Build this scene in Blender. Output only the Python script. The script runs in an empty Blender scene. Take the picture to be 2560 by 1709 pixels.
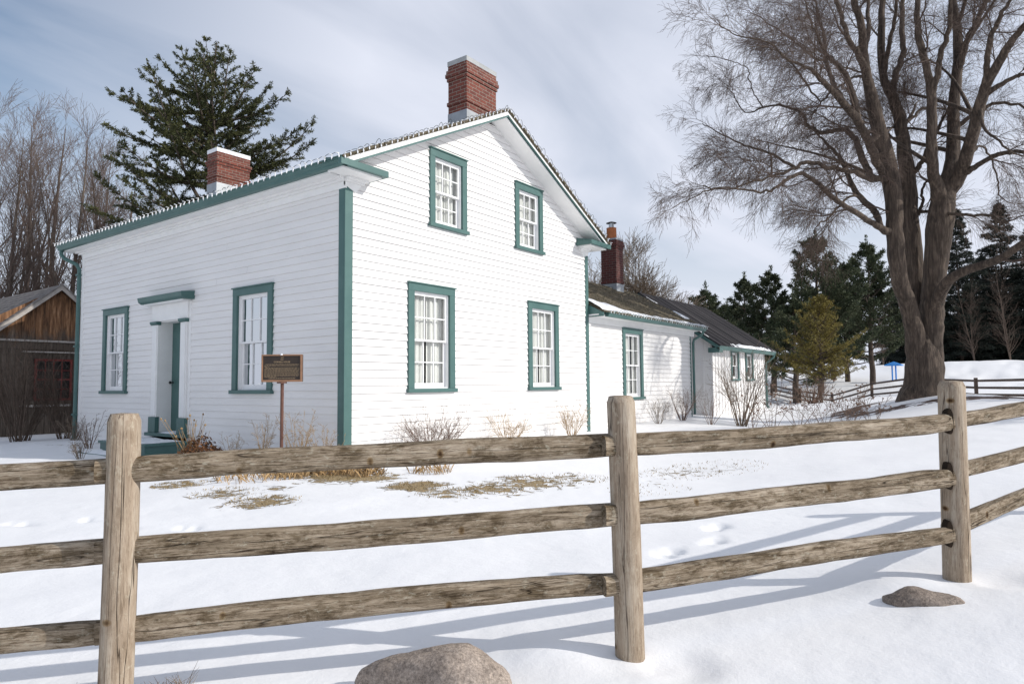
import bpy, math, random
import numpy as np
from mathutils import Vector, Matrix, Euler, noise as mn

# ------------------------------------------------------------------ camera, world, sun
scene = bpy.context.scene
F_PX = 1706.91; CXP, CYP = 1280.0, 854.5
YAW, PITCH, ROLL = [math.radians(a) for a in (36.5825, 3.6157, 0.5143)]
CAM = np.array([-6.880, -8.315, 1.214])
fwd = np.array([math.cos(PITCH)*math.cos(YAW), math.cos(PITCH)*math.sin(YAW), math.sin(PITCH)])
r0 = np.cross(fwd, [0, 0, 1.0]); r0 /= np.linalg.norm(r0); d0 = np.cross(fwd, r0)
c_, s_ = math.cos(ROLL), math.sin(ROLL)
RV = c_*r0+s_*d0; DV = -s_*r0+c_*d0
cam_data = bpy.data.cameras.new('camera'); cam = bpy.data.objects.new('camera', cam_data)
scene.collection.objects.link(cam); scene.camera = cam
cam_data.sensor_width = 36.0; cam_data.lens = F_PX/2560*36.0
cam_data.clip_start = 0.05; cam_data.clip_end = 3000
M = Matrix(((RV[0], -DV[0], -fwd[0], CAM[0]), (RV[1], -DV[1], -fwd[1], CAM[1]), (RV[2], -DV[2], -fwd[2], CAM[2]), (0, 0, 0, 1)))
cam.matrix_world = M

SUN_EL = math.radians(28.0); SUN_DIR_ANG = math.radians(-68.5)      # direction towards the sun
sdir = Vector((math.cos(SUN_DIR_ANG)*math.cos(SUN_EL), math.sin(SUN_DIR_ANG)*math.cos(SUN_EL), math.sin(SUN_EL)))
sun_data = bpy.data.lights.new('sun', 'SUN'); sun_data.energy = 3.6; sun_data.angle = math.radians(0.55)
sun_data.color = (1.0, 0.955, 0.89)
sun = bpy.data.objects.new('sun', sun_data); scene.collection.objects.link(sun)
sun.rotation_euler = sdir.to_track_quat('Z', 'Y').to_euler(); sun.location = (10, -30, 30)

world = bpy.data.worlds.new('World'); scene.world = world; world.use_nodes = True
nt = world.node_tree; nt.nodes.clear()
def wn(t, **k):
    n = nt.nodes.new(t)
    for a, b in k.items(): setattr(n, a, b)
    return n
wo = wn('ShaderNodeOutputWorld'); bg = wn('ShaderNodeBackground'); bg.inputs['Strength'].default_value = 0.11
sky = wn('ShaderNodeTexSky'); sky.sky_type = 'NISHITA'; sky.sun_disc = False
sky.sun_elevation = SUN_EL; sky.sun_rotation = math.atan2(sdir.x, sdir.y)
sky.air_density = 1.15; sky.dust_density = 0.25; sky.ozone_density = 1.6; sky.altitude = 150
tc = wn('ShaderNodeTexCoord')
sep = wn('ShaderNodeSeparateXYZ'); nt.links.new(tc.outputs['Generated'], sep.inputs[0])
# project the view direction on a cloud layer: (x/z, y/z) so that streaks converge towards the horizon
mz = wn('ShaderNodeMath', operation='MAXIMUM'); mz.inputs[1].default_value = 0.0; nt.links.new(sep.outputs['Z'], mz.inputs[0])
az = wn('ShaderNodeMath', operation='ADD'); az.inputs[1].default_value = 0.12; nt.links.new(mz.outputs[0], az.inputs[0])
dx = wn('ShaderNodeMath', operation='DIVIDE'); nt.links.new(sep.outputs['X'], dx.inputs[0]); nt.links.new(az.outputs[0], dx.inputs[1])
dy = wn('ShaderNodeMath', operation='DIVIDE'); nt.links.new(sep.outputs['Y'], dy.inputs[0]); nt.links.new(az.outputs[0], dy.inputs[1])
cmb = wn('ShaderNodeCombineXYZ'); nt.links.new(dx.outputs[0], cmb.inputs[0]); nt.links.new(dy.outputs[0], cmb.inputs[1])
mp = wn('ShaderNodeMapping'); mp.inputs['Rotation'].default_value = (0, 0, math.radians(-2)); mp.inputs['Scale'].default_value = (0.42, 1.3, 1); mp.inputs['Location'].default_value = (0.7, 0.35, 0)
nt.links.new(cmb.outputs[0], mp.inputs[0])
n1 = wn('ShaderNodeTexNoise'); n1.inputs['Scale'].default_value = 1.5; n1.inputs['Detail'].default_value = 9; n1.inputs['Roughness'].default_value = 0.50; n1.inputs['Distortion'].default_value = 0.5
nt.links.new(mp.outputs[0], n1.inputs['Vector'])
n2 = wn('ShaderNodeTexNoise'); n2.inputs['Scale'].default_value = 0.55; n2.inputs['Detail'].default_value = 3; nt.links.new(cmb.outputs[0], n2.inputs['Vector'])
mm = wn('ShaderNodeMath', operation='MULTIPLY_ADD'); mm.inputs[1].default_value = 0.75
nt.links.new(n2.outputs['Fac'], mm.inputs[0]); nt.links.new(n1.outputs['Fac'], mm.inputs[2])
rp = wn('ShaderNodeValToRGB'); rp.color_ramp.elements[0].position = 0.58; rp.color_ramp.elements[0].color = (0.34,)*3+(1,)
rp.color_ramp.elements[1].position = 1.15; rp.color_ramp.elements[1].color = (0.90,)*3+(1,)
nt.links.new(mm.outputs[0], rp.inputs[0])
# thin haze veil near the horizon
hz = wn('ShaderNodeMapRange'); hz.inputs[1].default_value = 0.0; hz.inputs[2].default_value = 0.42; hz.inputs[3].default_value = 1.0; hz.inputs[4].default_value = 0.12; hz.interpolation_type = 'SMOOTHSTEP'
nt.links.new(sep.outputs['Z'], hz.inputs[0])
# the veil thickens towards the sun's side of the sky
vd = wn('ShaderNodeVectorMath', operation='DOT_PRODUCT'); vd.inputs[1].default_value = (0.596, -0.803, -0.35); nt.links.new(tc.outputs['Generated'], vd.inputs[0])
vm = wn('ShaderNodeMapRange'); vm.inputs[1].default_value = -0.80; vm.inputs[2].default_value = -0.34; vm.inputs[3].default_value = -0.85; vm.inputs[4].default_value = 0.10; nt.links.new(vd.outputs['Value'], vm.inputs[0])
va_ = wn('ShaderNodeMath', operation='ADD', use_clamp=True); nt.links.new(rp.outputs[0], va_.inputs[0]); nt.links.new(vm.outputs[0], va_.inputs[1])
mx = wn('ShaderNodeMath', operation='MAXIMUM'); nt.links.new(va_.outputs[0], mx.inputs[0]); nt.links.new(hz.outputs[0], mx.inputs[1])
mix = wn('ShaderNodeMix', data_type='RGBA'); nt.links.new(mx.outputs[0], mix.inputs[0]); nt.links.new(sky.outputs[0], mix.inputs[6])
mix.inputs[7].default_value = (7.15, 7.5, 8.55, 1)
nt.links.new(mix.outputs[2], bg.inputs['Color']); nt.links.new(bg.outputs[0], wo.inputs['Surface'])

vs = scene.view_settings; vs.view_transform = 'Standard'; vs.look = 'None'; vs.gamma = 1; vs.exposure = 0.0
scene.cycles.max_bounces = 6; scene.cycles.transparent_max_bounces = 16; scene.cycles.diffuse_bounces = 3
scene.cycles.sample_clamp_indirect = 6

# ------------------------------------------------------------------ helpers
rnd = random.Random(7)
COL = scene.collection
def ray(u, v): return fwd + RV*((u-CXP)/F_PX) + DV*((v-CYP)/F_PX)
def dep(u, v, t): return Vector(CAM + ray(u, v)*t)         # point seen there, t metres in front of the camera
def hit(u, v, ax, val):
    d = ray(u, v); return Vector(CAM + d*((val-CAM[ax])/d[ax]))
FH = np.array([math.cos(YAW), math.sin(YAW)]); RH = np.array([math.sin(YAW), -math.cos(YAW)])
def plan(lat, d, z=0.0):
    p = CAM[:2]+FH*d+RH*lat; return Vector((p[0], p[1], z))

def tag(o, label=None, cat=None, group=None, kind=None):
    if label: o['label'] = label
    if cat: o['category'] = cat
    if group: o['group'] = group
    if kind: o['kind'] = kind
    return o
def empty(name, loc, label=None, cat=None, group=None, rz=0, parent=None):
    o = bpy.data.objects.new(name, None); COL.objects.link(o); o.location = loc; o.rotation_euler = (0, 0, rz)
    o.empty_display_size = 0.2
    if parent: o.parent = parent
    return tag(o, label, cat, group)
def copy_tree(o, parent=None):
    c = o.copy(); COL.objects.link(c)
    if parent: c.parent = parent
    for ch in [x for x in bpy.data.objects if x.parent == o]: copy_tree(ch, c)
    return c
def wloc(o):
    v = Vector((0, 0, 0))
    while o: v += Vector(o.location); o = o.parent
    return v

class MB:
    def __init__(s): s.v = []; s.f = []; s.mi = []; s.cur = 0; s.nv = 0; s.at = []
    def add(s, vs, fs):
        b = s.nv; s.v.append(np.asarray(vs, dtype=np.float64).reshape(-1, 3)); s.nv += len(vs)
        for f in fs: s.f.append([i+b for i in f]); s.mi.append(s.cur)
        return s
    def box(s, x0, x1, y0, y1, z0, z1):
        if x0 > x1: x0, x1 = x1, x0
        if y0 > y1: y0, y1 = y1, y0
        if z0 > z1: z0, z1 = z1, z0
        v = [(x0,y0,z0),(x1,y0,z0),(x1,y1,z0),(x0,y1,z0),(x0,y0,z1),(x1,y0,z1),(x1,y1,z1),(x0,y1,z1)]
        return s.add(v, [(0,3,2,1),(4,5,6,7),(0,1,5,4),(1,2,6,5),(2,3,7,6),(3,0,4,7)])
    def quad(s, a, b, c, d): return s.add([a, b, c, d], [(0, 1, 2, 3)])
    def prism(s, poly, ax, a0, a1):
        """extrude a 2D polygon along axis ax (0: poly=(y,z), 1: poly=(x,z), 2: poly=(x,y))"""
        n = len(poly); vs = []
        for a in (a0, a1):
            for p in poly:
                q = list(p); q.insert(ax, a); vs.append(tuple(q))
        area = sum(poly[i][0]*poly[(i+1) % n][1]-poly[(i+1) % n][0]*poly[i][1] for i in range(n))
        flip = (area > 0) ^ (ax == 1) ^ (a1 < a0)
        fs = [list(range(n)), list(range(2*n-1, n-1, -1))]
        for i in range(n): fs.append([(i+1) % n, i, n+i, n+(i+1) % n])
        if not flip: fs = [f[::-1] for f in fs]
        return s.add(vs, fs)
    def tube(s, pts, radii, n=6, cap=True):
        pts = np.asarray(pts, float); m = len(pts)
        if np.isscalar(radii): radii = [radii]*m
        t = np.gradient(pts, axis=0); t /= np.linalg.norm(t, axis=1)[:, None]+1e-12
        up = np.array([0, 0, 1.0]) if abs(t[0][2]) < 0.9 else np.array([1.0, 0, 0])
        a = np.cross(t[0], up); a /= np.linalg.norm(a)
        ang = np.arange(n)*2*math.pi/n; ca, sa = np.cos(ang)[:, None], np.sin(ang)[:, None]
        vs = []
        for i in range(m):
            a = a-t[i]*a.dot(t[i]); a /= np.linalg.norm(a)+1e-12
            b = np.cross(t[i], a)
            vs.append(pts[i]+radii[i]*(ca*a+sa*b))
        vs = np.concatenate(vs); fs = []
        for i in range(m-1):
            for j in range(n):
                k = (j+1) % n; fs.append((i*n+j, i*n+k, (i+1)*n+k, (i+1)*n+j))
        if cap: fs.append(tuple(range(n))[::-1]); fs.append(tuple((m-1)*n+j for j in range(n)))
        return s.add(vs, fs)
    def build(s, name, mats, parent=None, smooth=False, local=False, uv=True, bevel=0):
        me = bpy.data.meshes.new(name)
        V = np.concatenate(s.v) if s.v else np.zeros((0, 3))
        if parent is not None and not local: V = V-np.array(wloc(parent))
        me.from_pydata(V.tolist(), [], s.f)
        if not isinstance(mats, (list, tuple)): mats = [mats]
        for m_ in mats: me.materials.append(m_)
        if len(mats) > 1: me.polygons.foreach_set('material_index', s.mi)
        if smooth: me.polygons.foreach_set('use_smooth', [True]*len(me.polygons))
        if uv and len(me.polygons) < 60000:
            me.update(); ul = me.uv_layers.new(name='UVMap').data
            W = V if parent is None or local else V+np.array(wloc(parent))
            for p in me.polygons:
                nx, ny, nz = [abs(q) for q in p.normal]
                for li in p.loop_indices:
                    w = W[me.loops[li].vertex_index]
                    if nx >= ny and nx >= nz*1.0: ul[li].uv = (w[1], w[2])
                    elif ny >= nz: ul[li].uv = (w[0], w[2])
                    else: ul[li].uv = (w[0], w[1])
        me.update()
        o = bpy.data.objects.new(name, me); COL.objects.link(o)
        if parent is not None: o.parent = parent
        if bevel:
            b = o.modifiers.new('bevel', 'BEVEL'); b.width = bevel; b.segments = 2; b.limit_method = 'ANGLE'
        return o

def quad_mesh(name, V, F):
    me = bpy.data.meshes.new(name); V = np.ascontiguousarray(V, dtype=np.float32); F = np.ascontiguousarray(F, dtype=np.int32)
    me.vertices.add(len(V)); me.vertices.foreach_set('co', V.ravel()); me.loops.add(F.size); me.loops.foreach_set('vertex_index', F.ravel())
    me.polygons.add(len(F)); me.polygons.foreach_set('loop_start', np.arange(0, F.size, 4, dtype=np.int32)); me.polygons.foreach_set('loop_total', np.full(len(F), 4, dtype=np.int32))
    me.update(calc_edges=True); return me
class TB:
    """many thin tubes at once (twigs): gathered as polylines, turned into one mesh with numpy"""
    def __init__(s): s.g = {}
    def tube(s, pts, radii, n=3, cap=False):
        if np.isscalar(radii): radii = [radii]*len(pts)
        s.g.setdefault((len(pts), n), []).append(([c for p in pts for c in p], list(radii)))
    def build(s, name, mat, parent=None, smooth=False, local=False, uv=False, origin=None):
        VV = []; FF = []; base = 0
        for (m, n), L_ in s.g.items():
            P = np.array([q[0] for q in L_], float).reshape(-1, m, 3); R_ = np.array([q[1] for q in L_], float)
            t = np.gradient(P, axis=1); t /= np.linalg.norm(t, axis=2, keepdims=True)+1e-12
            mean = P[:, -1]-P[:, 0]; mean /= np.linalg.norm(mean, axis=1, keepdims=True)+1e-12
            ref = np.where(np.abs(mean[:, 2:3]) < .8, np.array([[0, 0, 1.0]]), np.array([[1.0, 0.1, 0]]))[:, None, :]
            a = np.cross(t, np.broadcast_to(ref, t.shape)); a /= np.linalg.norm(a, axis=2, keepdims=True)+1e-9; b = np.cross(t, a)
            an = np.arange(n)*2*math.pi/n; V = P[:, :, None, :]+R_[:, :, None, None]*(np.cos(an)[None, None, :, None]*a[:, :, None, :]+np.sin(an)[None, None, :, None]*b[:, :, None, :])
            k = len(P); idx = (base+np.arange(k*m*n)).reshape(k, m, n); nx = np.roll(idx, -1, axis=2)
            FF.append(np.stack([idx[:, :-1], nx[:, :-1], nx[:, 1:], idx[:, 1:]], -1).reshape(-1, 4)); VV.append(V.reshape(-1, 3)); base += k*m*n
        V = np.concatenate(VV); F = np.concatenate(FF)
        org = np.zeros(3)
        if origin is not None: org = np.array(origin)
        elif parent is not None and not local: org = np.array(wloc(parent))
        me = quad_mesh(name, V-org, F)
        if smooth: me.polygons.foreach_set('use_smooth', np.ones(len(F), bool))
        me.materials.append(mat); o = bpy.data.objects.new(name, me); COL.objects.link(o)
        if parent is not None: o.parent = parent
        if origin is not None: o.location = origin
        return o

# ------------------------------------------------------------------ materials
MATS = {}
class NG:
    def __init__(s, name):
        s.m = bpy.data.materials.new(name); s.m.use_nodes = True; s.t = s.m.node_tree; s.t.nodes.clear()
        s.out = s.n('ShaderNodeOutputMaterial'); s.b = s.n('ShaderNodeBsdfPrincipled'); s.l(s.b, 0, s.out, 0)
        s.tc = s.n('ShaderNodeTexCoord')
    def n(s, t, **k):
        q = s.t.nodes.new(t)
        for a, b in k.items(): setattr(q, a, b)
        return q
    def l(s, a, ao, b, bi): s.t.links.new(a.outputs[ao], b.inputs[bi])
    def map(s, src='Object', scale=(1, 1, 1), rot=(0, 0, 0), rand=False):
        q = s.n('ShaderNodeMapping'); q.inputs['Scale'].default_value = scale; q.inputs['Rotation'].default_value = rot
        s.l(s.tc, src, q, 0)
        if rand:
            oi = s.n('ShaderNodeObjectInfo'); mu = s.n('ShaderNodeMath', operation='MULTIPLY'); mu.inputs[1].default_value = 37.0
            s.l(oi, 'Random', mu, 0); s.l(mu, 0, q, 'Location')
        return q
    def noise(s, vec, scale, detail=4, rough=0.5, dist=0.0):
        q = s.n('ShaderNodeTexNoise'); q.inputs['Scale'].default_value = scale; q.inputs['Detail'].default_value = detail
        q.inputs['Roughness'].default_value = rough; q.inputs['Distortion'].default_value = dist
        if vec: s.l(vec, 0, q, 'Vector')
        return q
    def ramp(s, src, so, stops):
        q = s.n('ShaderNodeValToRGB'); cr = q.color_ramp
        while len(cr.elements) < len(stops): cr.elements.new(0.5)
        for e, (p, c) in zip(cr.elements, stops):
            e.position = p; e.color = (c if isinstance(c, (tuple, list)) else (c, c, c))+((1,) if (not isinstance(c, (tuple, list)) or len(c) == 3) else ())
        s.l(src, so, q, 0); return q
    def mix(s, fac, a, b, mode='MIX'):
        q = s.n('ShaderNodeMix', data_type='RGBA', blend_type=mode)
        for i, x in ((0, fac), (6, a), (7, b)):
            if isinstance(x, tuple) and len(x) == 2 and not isinstance(x[0], (int, float)): s.l(x[0], x[1], q, i)
            elif i == 0: q.inputs[0].default_value = x
            else: q.inputs[i].default_value = tuple(x)+(1,)
        return q
    def col(s, node, o=0): s.l(node, o, s.b, 'Base Color')
    def bump(s, src, so, dist, strength=1.0, prev=None):
        q = s.n('ShaderNodeBump'); q.inputs['Distance'].default_value = dist; q.inputs['Strength'].default_value = strength
        s.l(src, so, q, 'Height')
        if prev: s.l(prev, 0, q, 'Normal')
        s.l(q, 0, s.b, 'Normal'); return q
    def set(s, **k):
        for a, b in k.items(): s.b.inputs[a.replace('_', ' ')].default_value = b
        return s

def m_simple(name, c, rough=0.6, var=0.12, scale=6, spec=0.3, bump=0.0, metal=0.0):
    g = NG(name); g.set(Roughness=rough, Metallic=metal); g.b.inputs['Specular IOR Level'].default_value = spec
    nz = g.noise(g.map('Object'), scale, 6, 0.6)
    lo = tuple(x*(1-var) for x in c); hi = tuple(min(1, x*(1+var)) for x in c)
    g.col(g.ramp(nz, 0, [(0.3, lo), (0.7, hi)]))
    if bump: g.bump(nz, 0, bump)
    return g.m

def m_white_siding():
    g = NG('white_siding_paint'); g.set(Roughness=0.55); g.b.inputs['Specular IOR Level'].default_value = 0.3
    a = g.noise(g.map('Object', (0.5, 0.5, 3)), 1.2, 6, 0.6); b = g.noise(g.map('Object', (1, 1, 14)), 5, 5, 0.65)
    c1 = g.ramp(a, 0, [(0.3, (0.76, 0.745, 0.73)), (0.7, (0.83, 0.815, 0.80))])
    w = g.ramp(b, 0, [(0.27, (0.55, 0.54, 0.52)), (0.36, (1, 1, 1))])
    g.col(g.mix(0.6, (c1, 0), (w, 0), 'MULTIPLY'), 2)
    g.bump(b, 0, 0.0025, 0.6); return g.m
def m_green():
    g = NG('teal_green_paint'); g.set(Roughness=0.45); g.b.inputs['Specular IOR Level'].default_value = 0.4
    a = g.noise(g.map('Object', (1, 1, 1)), 3, 6, 0.6); b = g.noise(g.map('Object', (1, 1, 1)), 26, 5, 0.7)
    c1 = g.ramp(a, 0, [(0.3, (0.054, 0.122, 0.114)), (0.7, (0.074, 0.152, 0.141))])
    w = g.ramp(b, 0, [(0.26, (0.7, 0.7, 0.68)), (0.34, (1, 1, 1))])
    g.col(g.mix(0.5, (c1, 0), (w, 0), 'MULTIPLY'), 2); g.bump(b, 0, 0.0015, 0.5); return g.m
def m_snow():
    g = NG('snow'); g.set(Roughness=0.7); g.b.inputs['Specular IOR Level'].default_value = 0.2
    a = g.noise(g.map('Object'), 1.2, 6, 0.6)
    cr = g.ramp(a, 0, [(0.3, (0.84, 0.84, 0.845)), (0.7, (0.885, 0.885, 0.89))])
    # bare patches: vertex attribute painted where the photo shows the lawn through the snow
    at = g.n('ShaderNodeAttribute', attribute_name='bare')
    p1 = g.noise(g.map('Object', (1, 1, 1)), 5.5, 9, 0.74, 0.8)
    mr = g.n('ShaderNodeMath', operation='ADD'); g.l(at, 'Fac', mr, 0); g.l(p1, 0, mr, 1)
    msk = g.ramp(mr, 0, [(0.985, 0.0), (1.03, 1.0)]); 
    e = msk.color_ramp; e.elements[0].position = 0.93; e.elements[1].position = 0.97
    dc = g.noise(g.map('Object', (1, 1, 1)), 30, 5, 0.7)
    grass = g.ramp(dc, 0, [(0.3, (0.11, 0.08, 0.045)), (0.45, (0.25, 0.185, 0.10)), (0.6, (0.42, 0.32, 0.19)), (0.75, (0.22, 0.19, 0.09))])
    at2 = g.n('ShaderNodeAttribute', attribute_name='brown_ring')
    p2 = g.noise(g.map('Object', (1, 1, 1)), 2.2, 7, 0.65)
    mr2 = g.n('ShaderNodeMath', operation='ADD'); g.l(at2, 'Fac', mr2, 0); g.l(p2, 0, mr2, 1)
    mk2 = g.ramp(mr2, 0, [(0.94, 0.0), (0.98, 1.0)])
    ring_col = g.ramp(dc, 0, [(0.3, (0.04, 0.024, 0.018)), (0.7, (0.13, 0.075, 0.052))])
    f1 = g.mix((msk, 0), (cr, 0), (grass, 0)); f2 = g.mix((mk2, 0), (f1, 2), (ring_col, 0)); g.col(f2, 2)
    nb = g.noise(g.map('Object'), 60, 4, 0.65); b1 = g.bump(nb, 0, 0.004, 0.35)
    nb2 = g.noise(g.map('Object'), 7, 5, 0.6); b2 = g.bump(nb2, 0, 0.02, 0.35, b1)
    iv = g.n('ShaderNodeMath', operation='SUBTRACT'); iv.inputs[0].default_value = 1.0; g.l(msk, 0, iv, 1)
    g.bump(iv, 0, 0.03, 0.8, b2)
    g.b.inputs['Subsurface Weight'].default_value = 0.0
    return g.m
def m_snow_plain():
    g = NG('roof_snow'); g.set(Roughness=0.7); a = g.noise(g.map('Object'), 9, 5, 0.6)
    g.col(g.ramp(a, 0, [(0.3, (0.80, 0.82, 0.85)), (0.7, (0.87, 0.88, 0.90))])); g.bump(a, 0, 0.02, 0.7); return g.m
def m_fence(name, light):
    """weathered rail (grain along local X) / post (grain along local Z)"""
    g = NG(name); g.set(Roughness=0.85); g.b.inputs['Specular IOR Level'].default_value = 0.15
    sc = (1, 1, 0.07) if light else (0.07, 1, 1)
    v = g.map('Object', sc, rand=True); v1 = g.map('Object', (1, 1, 1), rand=True)
    fine = g.noise(v, 150, 6, 0.75, 0.1); med = g.noise(v, 24, 6, 0.65, 0.35); blotch = g.noise(g.map('Object', (1, 1, .4) if light else (.4, 1, 1), rand=True), 17, 8, 0.78, 0.4)
    lich = g.noise(g.map('Object', (0.5, 1, 1) if not light else (1, 1, .5), rand=True), 45, 6, 0.75)
    if light:
        base = g.ramp(med, 0, [(0.28, (0.24, 0.18, 0.125)), (0.5, (0.40, 0.32, 0.24)), (0.72, (0.52, 0.45, 0.36))])
        dark = g.ramp(fine, 0, [(0.34, (0.40, 0.35, 0.31)), (0.50, (1, 1, 1))])
        c1 = g.mix(0.75, (base, 0), (dark, 0), 'MULTIPLY')
        bl = g.ramp(blotch, 0, [(0.32, (0.60, 0.56, 0.50)), (0.52, (1, 1, 1))]); c2 = g.mix(0.7, (c1, 2), (bl, 0), 'MULTIPLY')
    else:
        base = g.ramp(med, 0, [(0.27, (0.13, 0.10, 0.068)), (0.5, (0.30, 0.24, 0.172)), (0.72, (0.52, 0.44, 0.345))])
        dark = g.ramp(fine, 0, [(0.38, (0.26, 0.21, 0.17)), (0.52, (1, 1, 1))])
        c1 = g.mix(0.85, (base, 0), (dark, 0), 'MULTIPLY')
        bl = g.ramp(blotch, 0, [(0.40, (0.30, 0.26, 0.19)), (0.53, (1, 1, 1))]); c2 = g.mix(0.8, (c1, 2), (bl, 0), 'MULTIPLY')
    lm = g.ramp(lich, 0, [(0.56, 0.0), (0.66, 0.6)]); c3 = g.mix((lm, 0), (c2, 2), (0.42, 0.39, 0.31) if not light else (0.50, 0.44, 0.34))
    # knots: sparse dark rings
    vo = g.n('ShaderNodeTexVoronoi'); vo.inputs['Scale'].default_value = 5.2; g.l(g.map('Object', (1, 1, 1.4) if light else (1.4, 1, 1), rand=True), 0, vo, 'Vector')
    kn = g.ramp(vo, 'Distance', [(0.05, (0.20, 0.13, 0.08)), (0.10, (0.75, 0.65, 0.5)), (0.14, (1, 1, 1))]); c4 = g.mix(1.0, (c3, 2), (kn, 0), 'MULTIPLY')
    # long drying cracks
    cv = g.noise(g.map('Object', (1, 1, 0.03) if light else (0.03, 1, 1), rand=True), 13, 3, 0.5, 0.5)
    mt = g.n('ShaderNodeMath', operation='SUBTRACT'); mt.inputs[1].default_value = 0.5; g.l(cv, 0, mt, 0)
    ab = g.n('ShaderNodeMath', operation='ABSOLUTE'); g.l(mt, 0, ab, 0)
    ck = g.ramp(ab, 0, [(0.0018, (0.10, 0.075, 0.055)), (0.0060, (1, 1, 1))]); c5 = g.mix(0.9, (c4, 2), (ck, 0), 'MULTIPLY'); g.col(c5, 2)
    b1 = g.bump(fine, 0, 0.006, 0.7); b2 = g.bump(blotch, 0, 0.006, 0.5, b1); g.bump(ck, 0, 0.006, 0.8, b2)
    return g.m
def m_brick(name, c1, c2, mortar):
    g = NG(name); g.set(Roughness=0.85)
    br = g.n('ShaderNodeTexBrick'); mp_ = g.map('UV'); g.l(mp_, 0, br, 'Vector')
    br.inputs['Scale'].default_value = 1.0; br.inputs['Brick Width'].default_value = 0.215; br.inputs['Row Height'].default_value = 0.075
    br.inputs['Mortar Size'].default_value = 0.006; br.inputs['Mortar Smooth'].default_value = 0.2; br.inputs['Bias'].default_value = -0.1
    br.inputs['Color1'].default_value = c1+(1,); br.inputs['Color2'].default_value = c2+(1,); br.inputs['Mortar'].default_value = mortar+(1,)
    nz = g.noise(g.map('Object'), 14, 6, 0.7); cr = g.ramp(nz, 0, [(0.3, (0.55, 0.55, 0.55)), (0.7, (1.15, 1.15, 1.15))])
    g.col(g.mix(0.7, (br, 0), (cr, 0), 'MULTIPLY'), 2)
    inv = g.ramp(br, 'Fac', [(0.0, 1.0), (1.0, 0.0)]); b = g.bump(inv, 0, 0.008, 1.0); g.bump(nz, 0, 0.004, 0.6, b); return g.m
def m_shingle():
    g = NG('cedar_shingle'); g.set(Roughness=0.9)
    a = g.noise(g.map('Object', (1, 0.2, 0.2)), 9, 5, 0.7); b = g.noise(g.map('Object', (6, 0.6, 0.6)), 8, 5, 0.7)
    c1 = g.ramp(b, 0, [(0.25, (0.055, 0.042, 0.03)), (0.5, (0.125, 0.105, 0.075)), (0.75, (0.22, 0.19, 0.14))])
    c2 = g.ramp(a, 0, [(0.35, (0.6, 0.62, 0.5)), (0.65, (1.1, 1.05, 1.0))])
    g.col(g.mix(1.0, (c1, 0), (c2, 0), 'MULTIPLY'), 2); g.bump(b, 0, 0.01, 0.8); return g.m
def m_asphalt_roof():
    g = NG('dark_metal_roof'); g.set(Roughness=0.85); g.b.inputs['Specular IOR Level'].default_value = 0.15
    a = g.noise(g.map('Object', (1.3, 0.08, 0.08)), 2.2, 6, 0.65, 0.2); b = g.noise(g.map('Object', (6, 0.3, 0.3)), 6, 5, 0.7)
    c1 = g.ramp(a, 0, [(0.36, (0.014, 0.013, 0.015)), (0.52, (0.030, 0.027, 0.029)), (0.68, (0.085, 0.078, 0.08))])
    c2 = g.ramp(b, 0, [(0.3, (0.7,)*3), (0.7, (1.2,)*3)])
    g.col(g.mix(1.0, (c1, 0), (c2, 0), 'MULTIPLY'), 2); g.bump(a, 0, 0.01, 0.6); return g.m
def m_barn():
    g = NG('old_barn_board'); g.set(Roughness=0.9)
    v = g.map('Object', (1, 1, 0.1)); a = g.noise(v, 16, 6, 0.7, 0.2); b = g.noise(g.map('Object', (1, 1, 0.35)), 3.5, 5, 0.65)
    old = g.ramp(a, 0, [(0.28, (0.03, 0.022, 0.016)), (0.55, (0.10, 0.078, 0.06)), (0.75, (0.20, 0.17, 0.14))])  # weathered board tone, kept below the painted sun edge
    new = g.ramp(a, 0, [(0.34, (0.045, 0.022, 0.010)), (0.54, (0.20, 0.098, 0.045)), (0.75, (0.45, 0.27, 0.15))])  # sunlit orange of the gable, put into the board colour
    sp = g.n('ShaderNodeSeparateXYZ'); g.l(g.tc, 'Object', sp, 0)
    ad = g.n('ShaderNodeMath', operation='MULTIPLY_ADD'); ad.inputs[1].default_value = 1.6; g.l(b, 0, ad, 0); g.l(sp, 'Z', ad, 2)
    mk = g.ramp(ad, 0, [(0.0, 0.0), (1.0, 1.0)]); mr = g.n('ShaderNodeMapRange'); mr.inputs[1].default_value = 3.55; mr.inputs[2].default_value = 3.95; g.l(ad, 0, mr, 0)  # ragged height edge between painted shade and painted sunlight
    g.col(g.mix((mr, 0), (old, 0), (new, 0)), 2); g.bump(a, 0, 0.01, 0.8); return g.m
def m_rock(name, c):
    g = NG(name); g.set(Roughness=0.9)
    a = g.noise(g.map('Object'), 90, 6, 0.8); b = g.noise(g.map('Object'), 5, 6, 0.65)
    sp_ = g.noise(g.map('Object'), 38, 3, 0.9)
    c0 = g.ramp(a, 0, [(0.28, tuple(x*0.35 for x in c)), (0.5, c), (0.72, tuple(min(1, x*1.7) for x in c))])
    c1_ = g.ramp(sp_, 0, [(0.35, (0.6, 0.58, 0.56)), (0.5, (1, 1, 1)), (0.68, (1.35, 1.32, 1.28))])
    c1 = g.mix(0.8, (c0, 0), (c1_, 0), 'MULTIPLY')
    c2 = g.ramp(b, 0, [(0.3, (0.66, 0.63, 0.60)), (0.7, (1.15, 1.15, 1.15))])
    g.col(g.mix(0.9, (c1, 2), (c2, 0), 'MULTIPLY'), 2); q = g.bump(a, 0, 0.006, 0.8); g.bump(b, 0, 0.03, 0.7, q); return g.m
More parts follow.
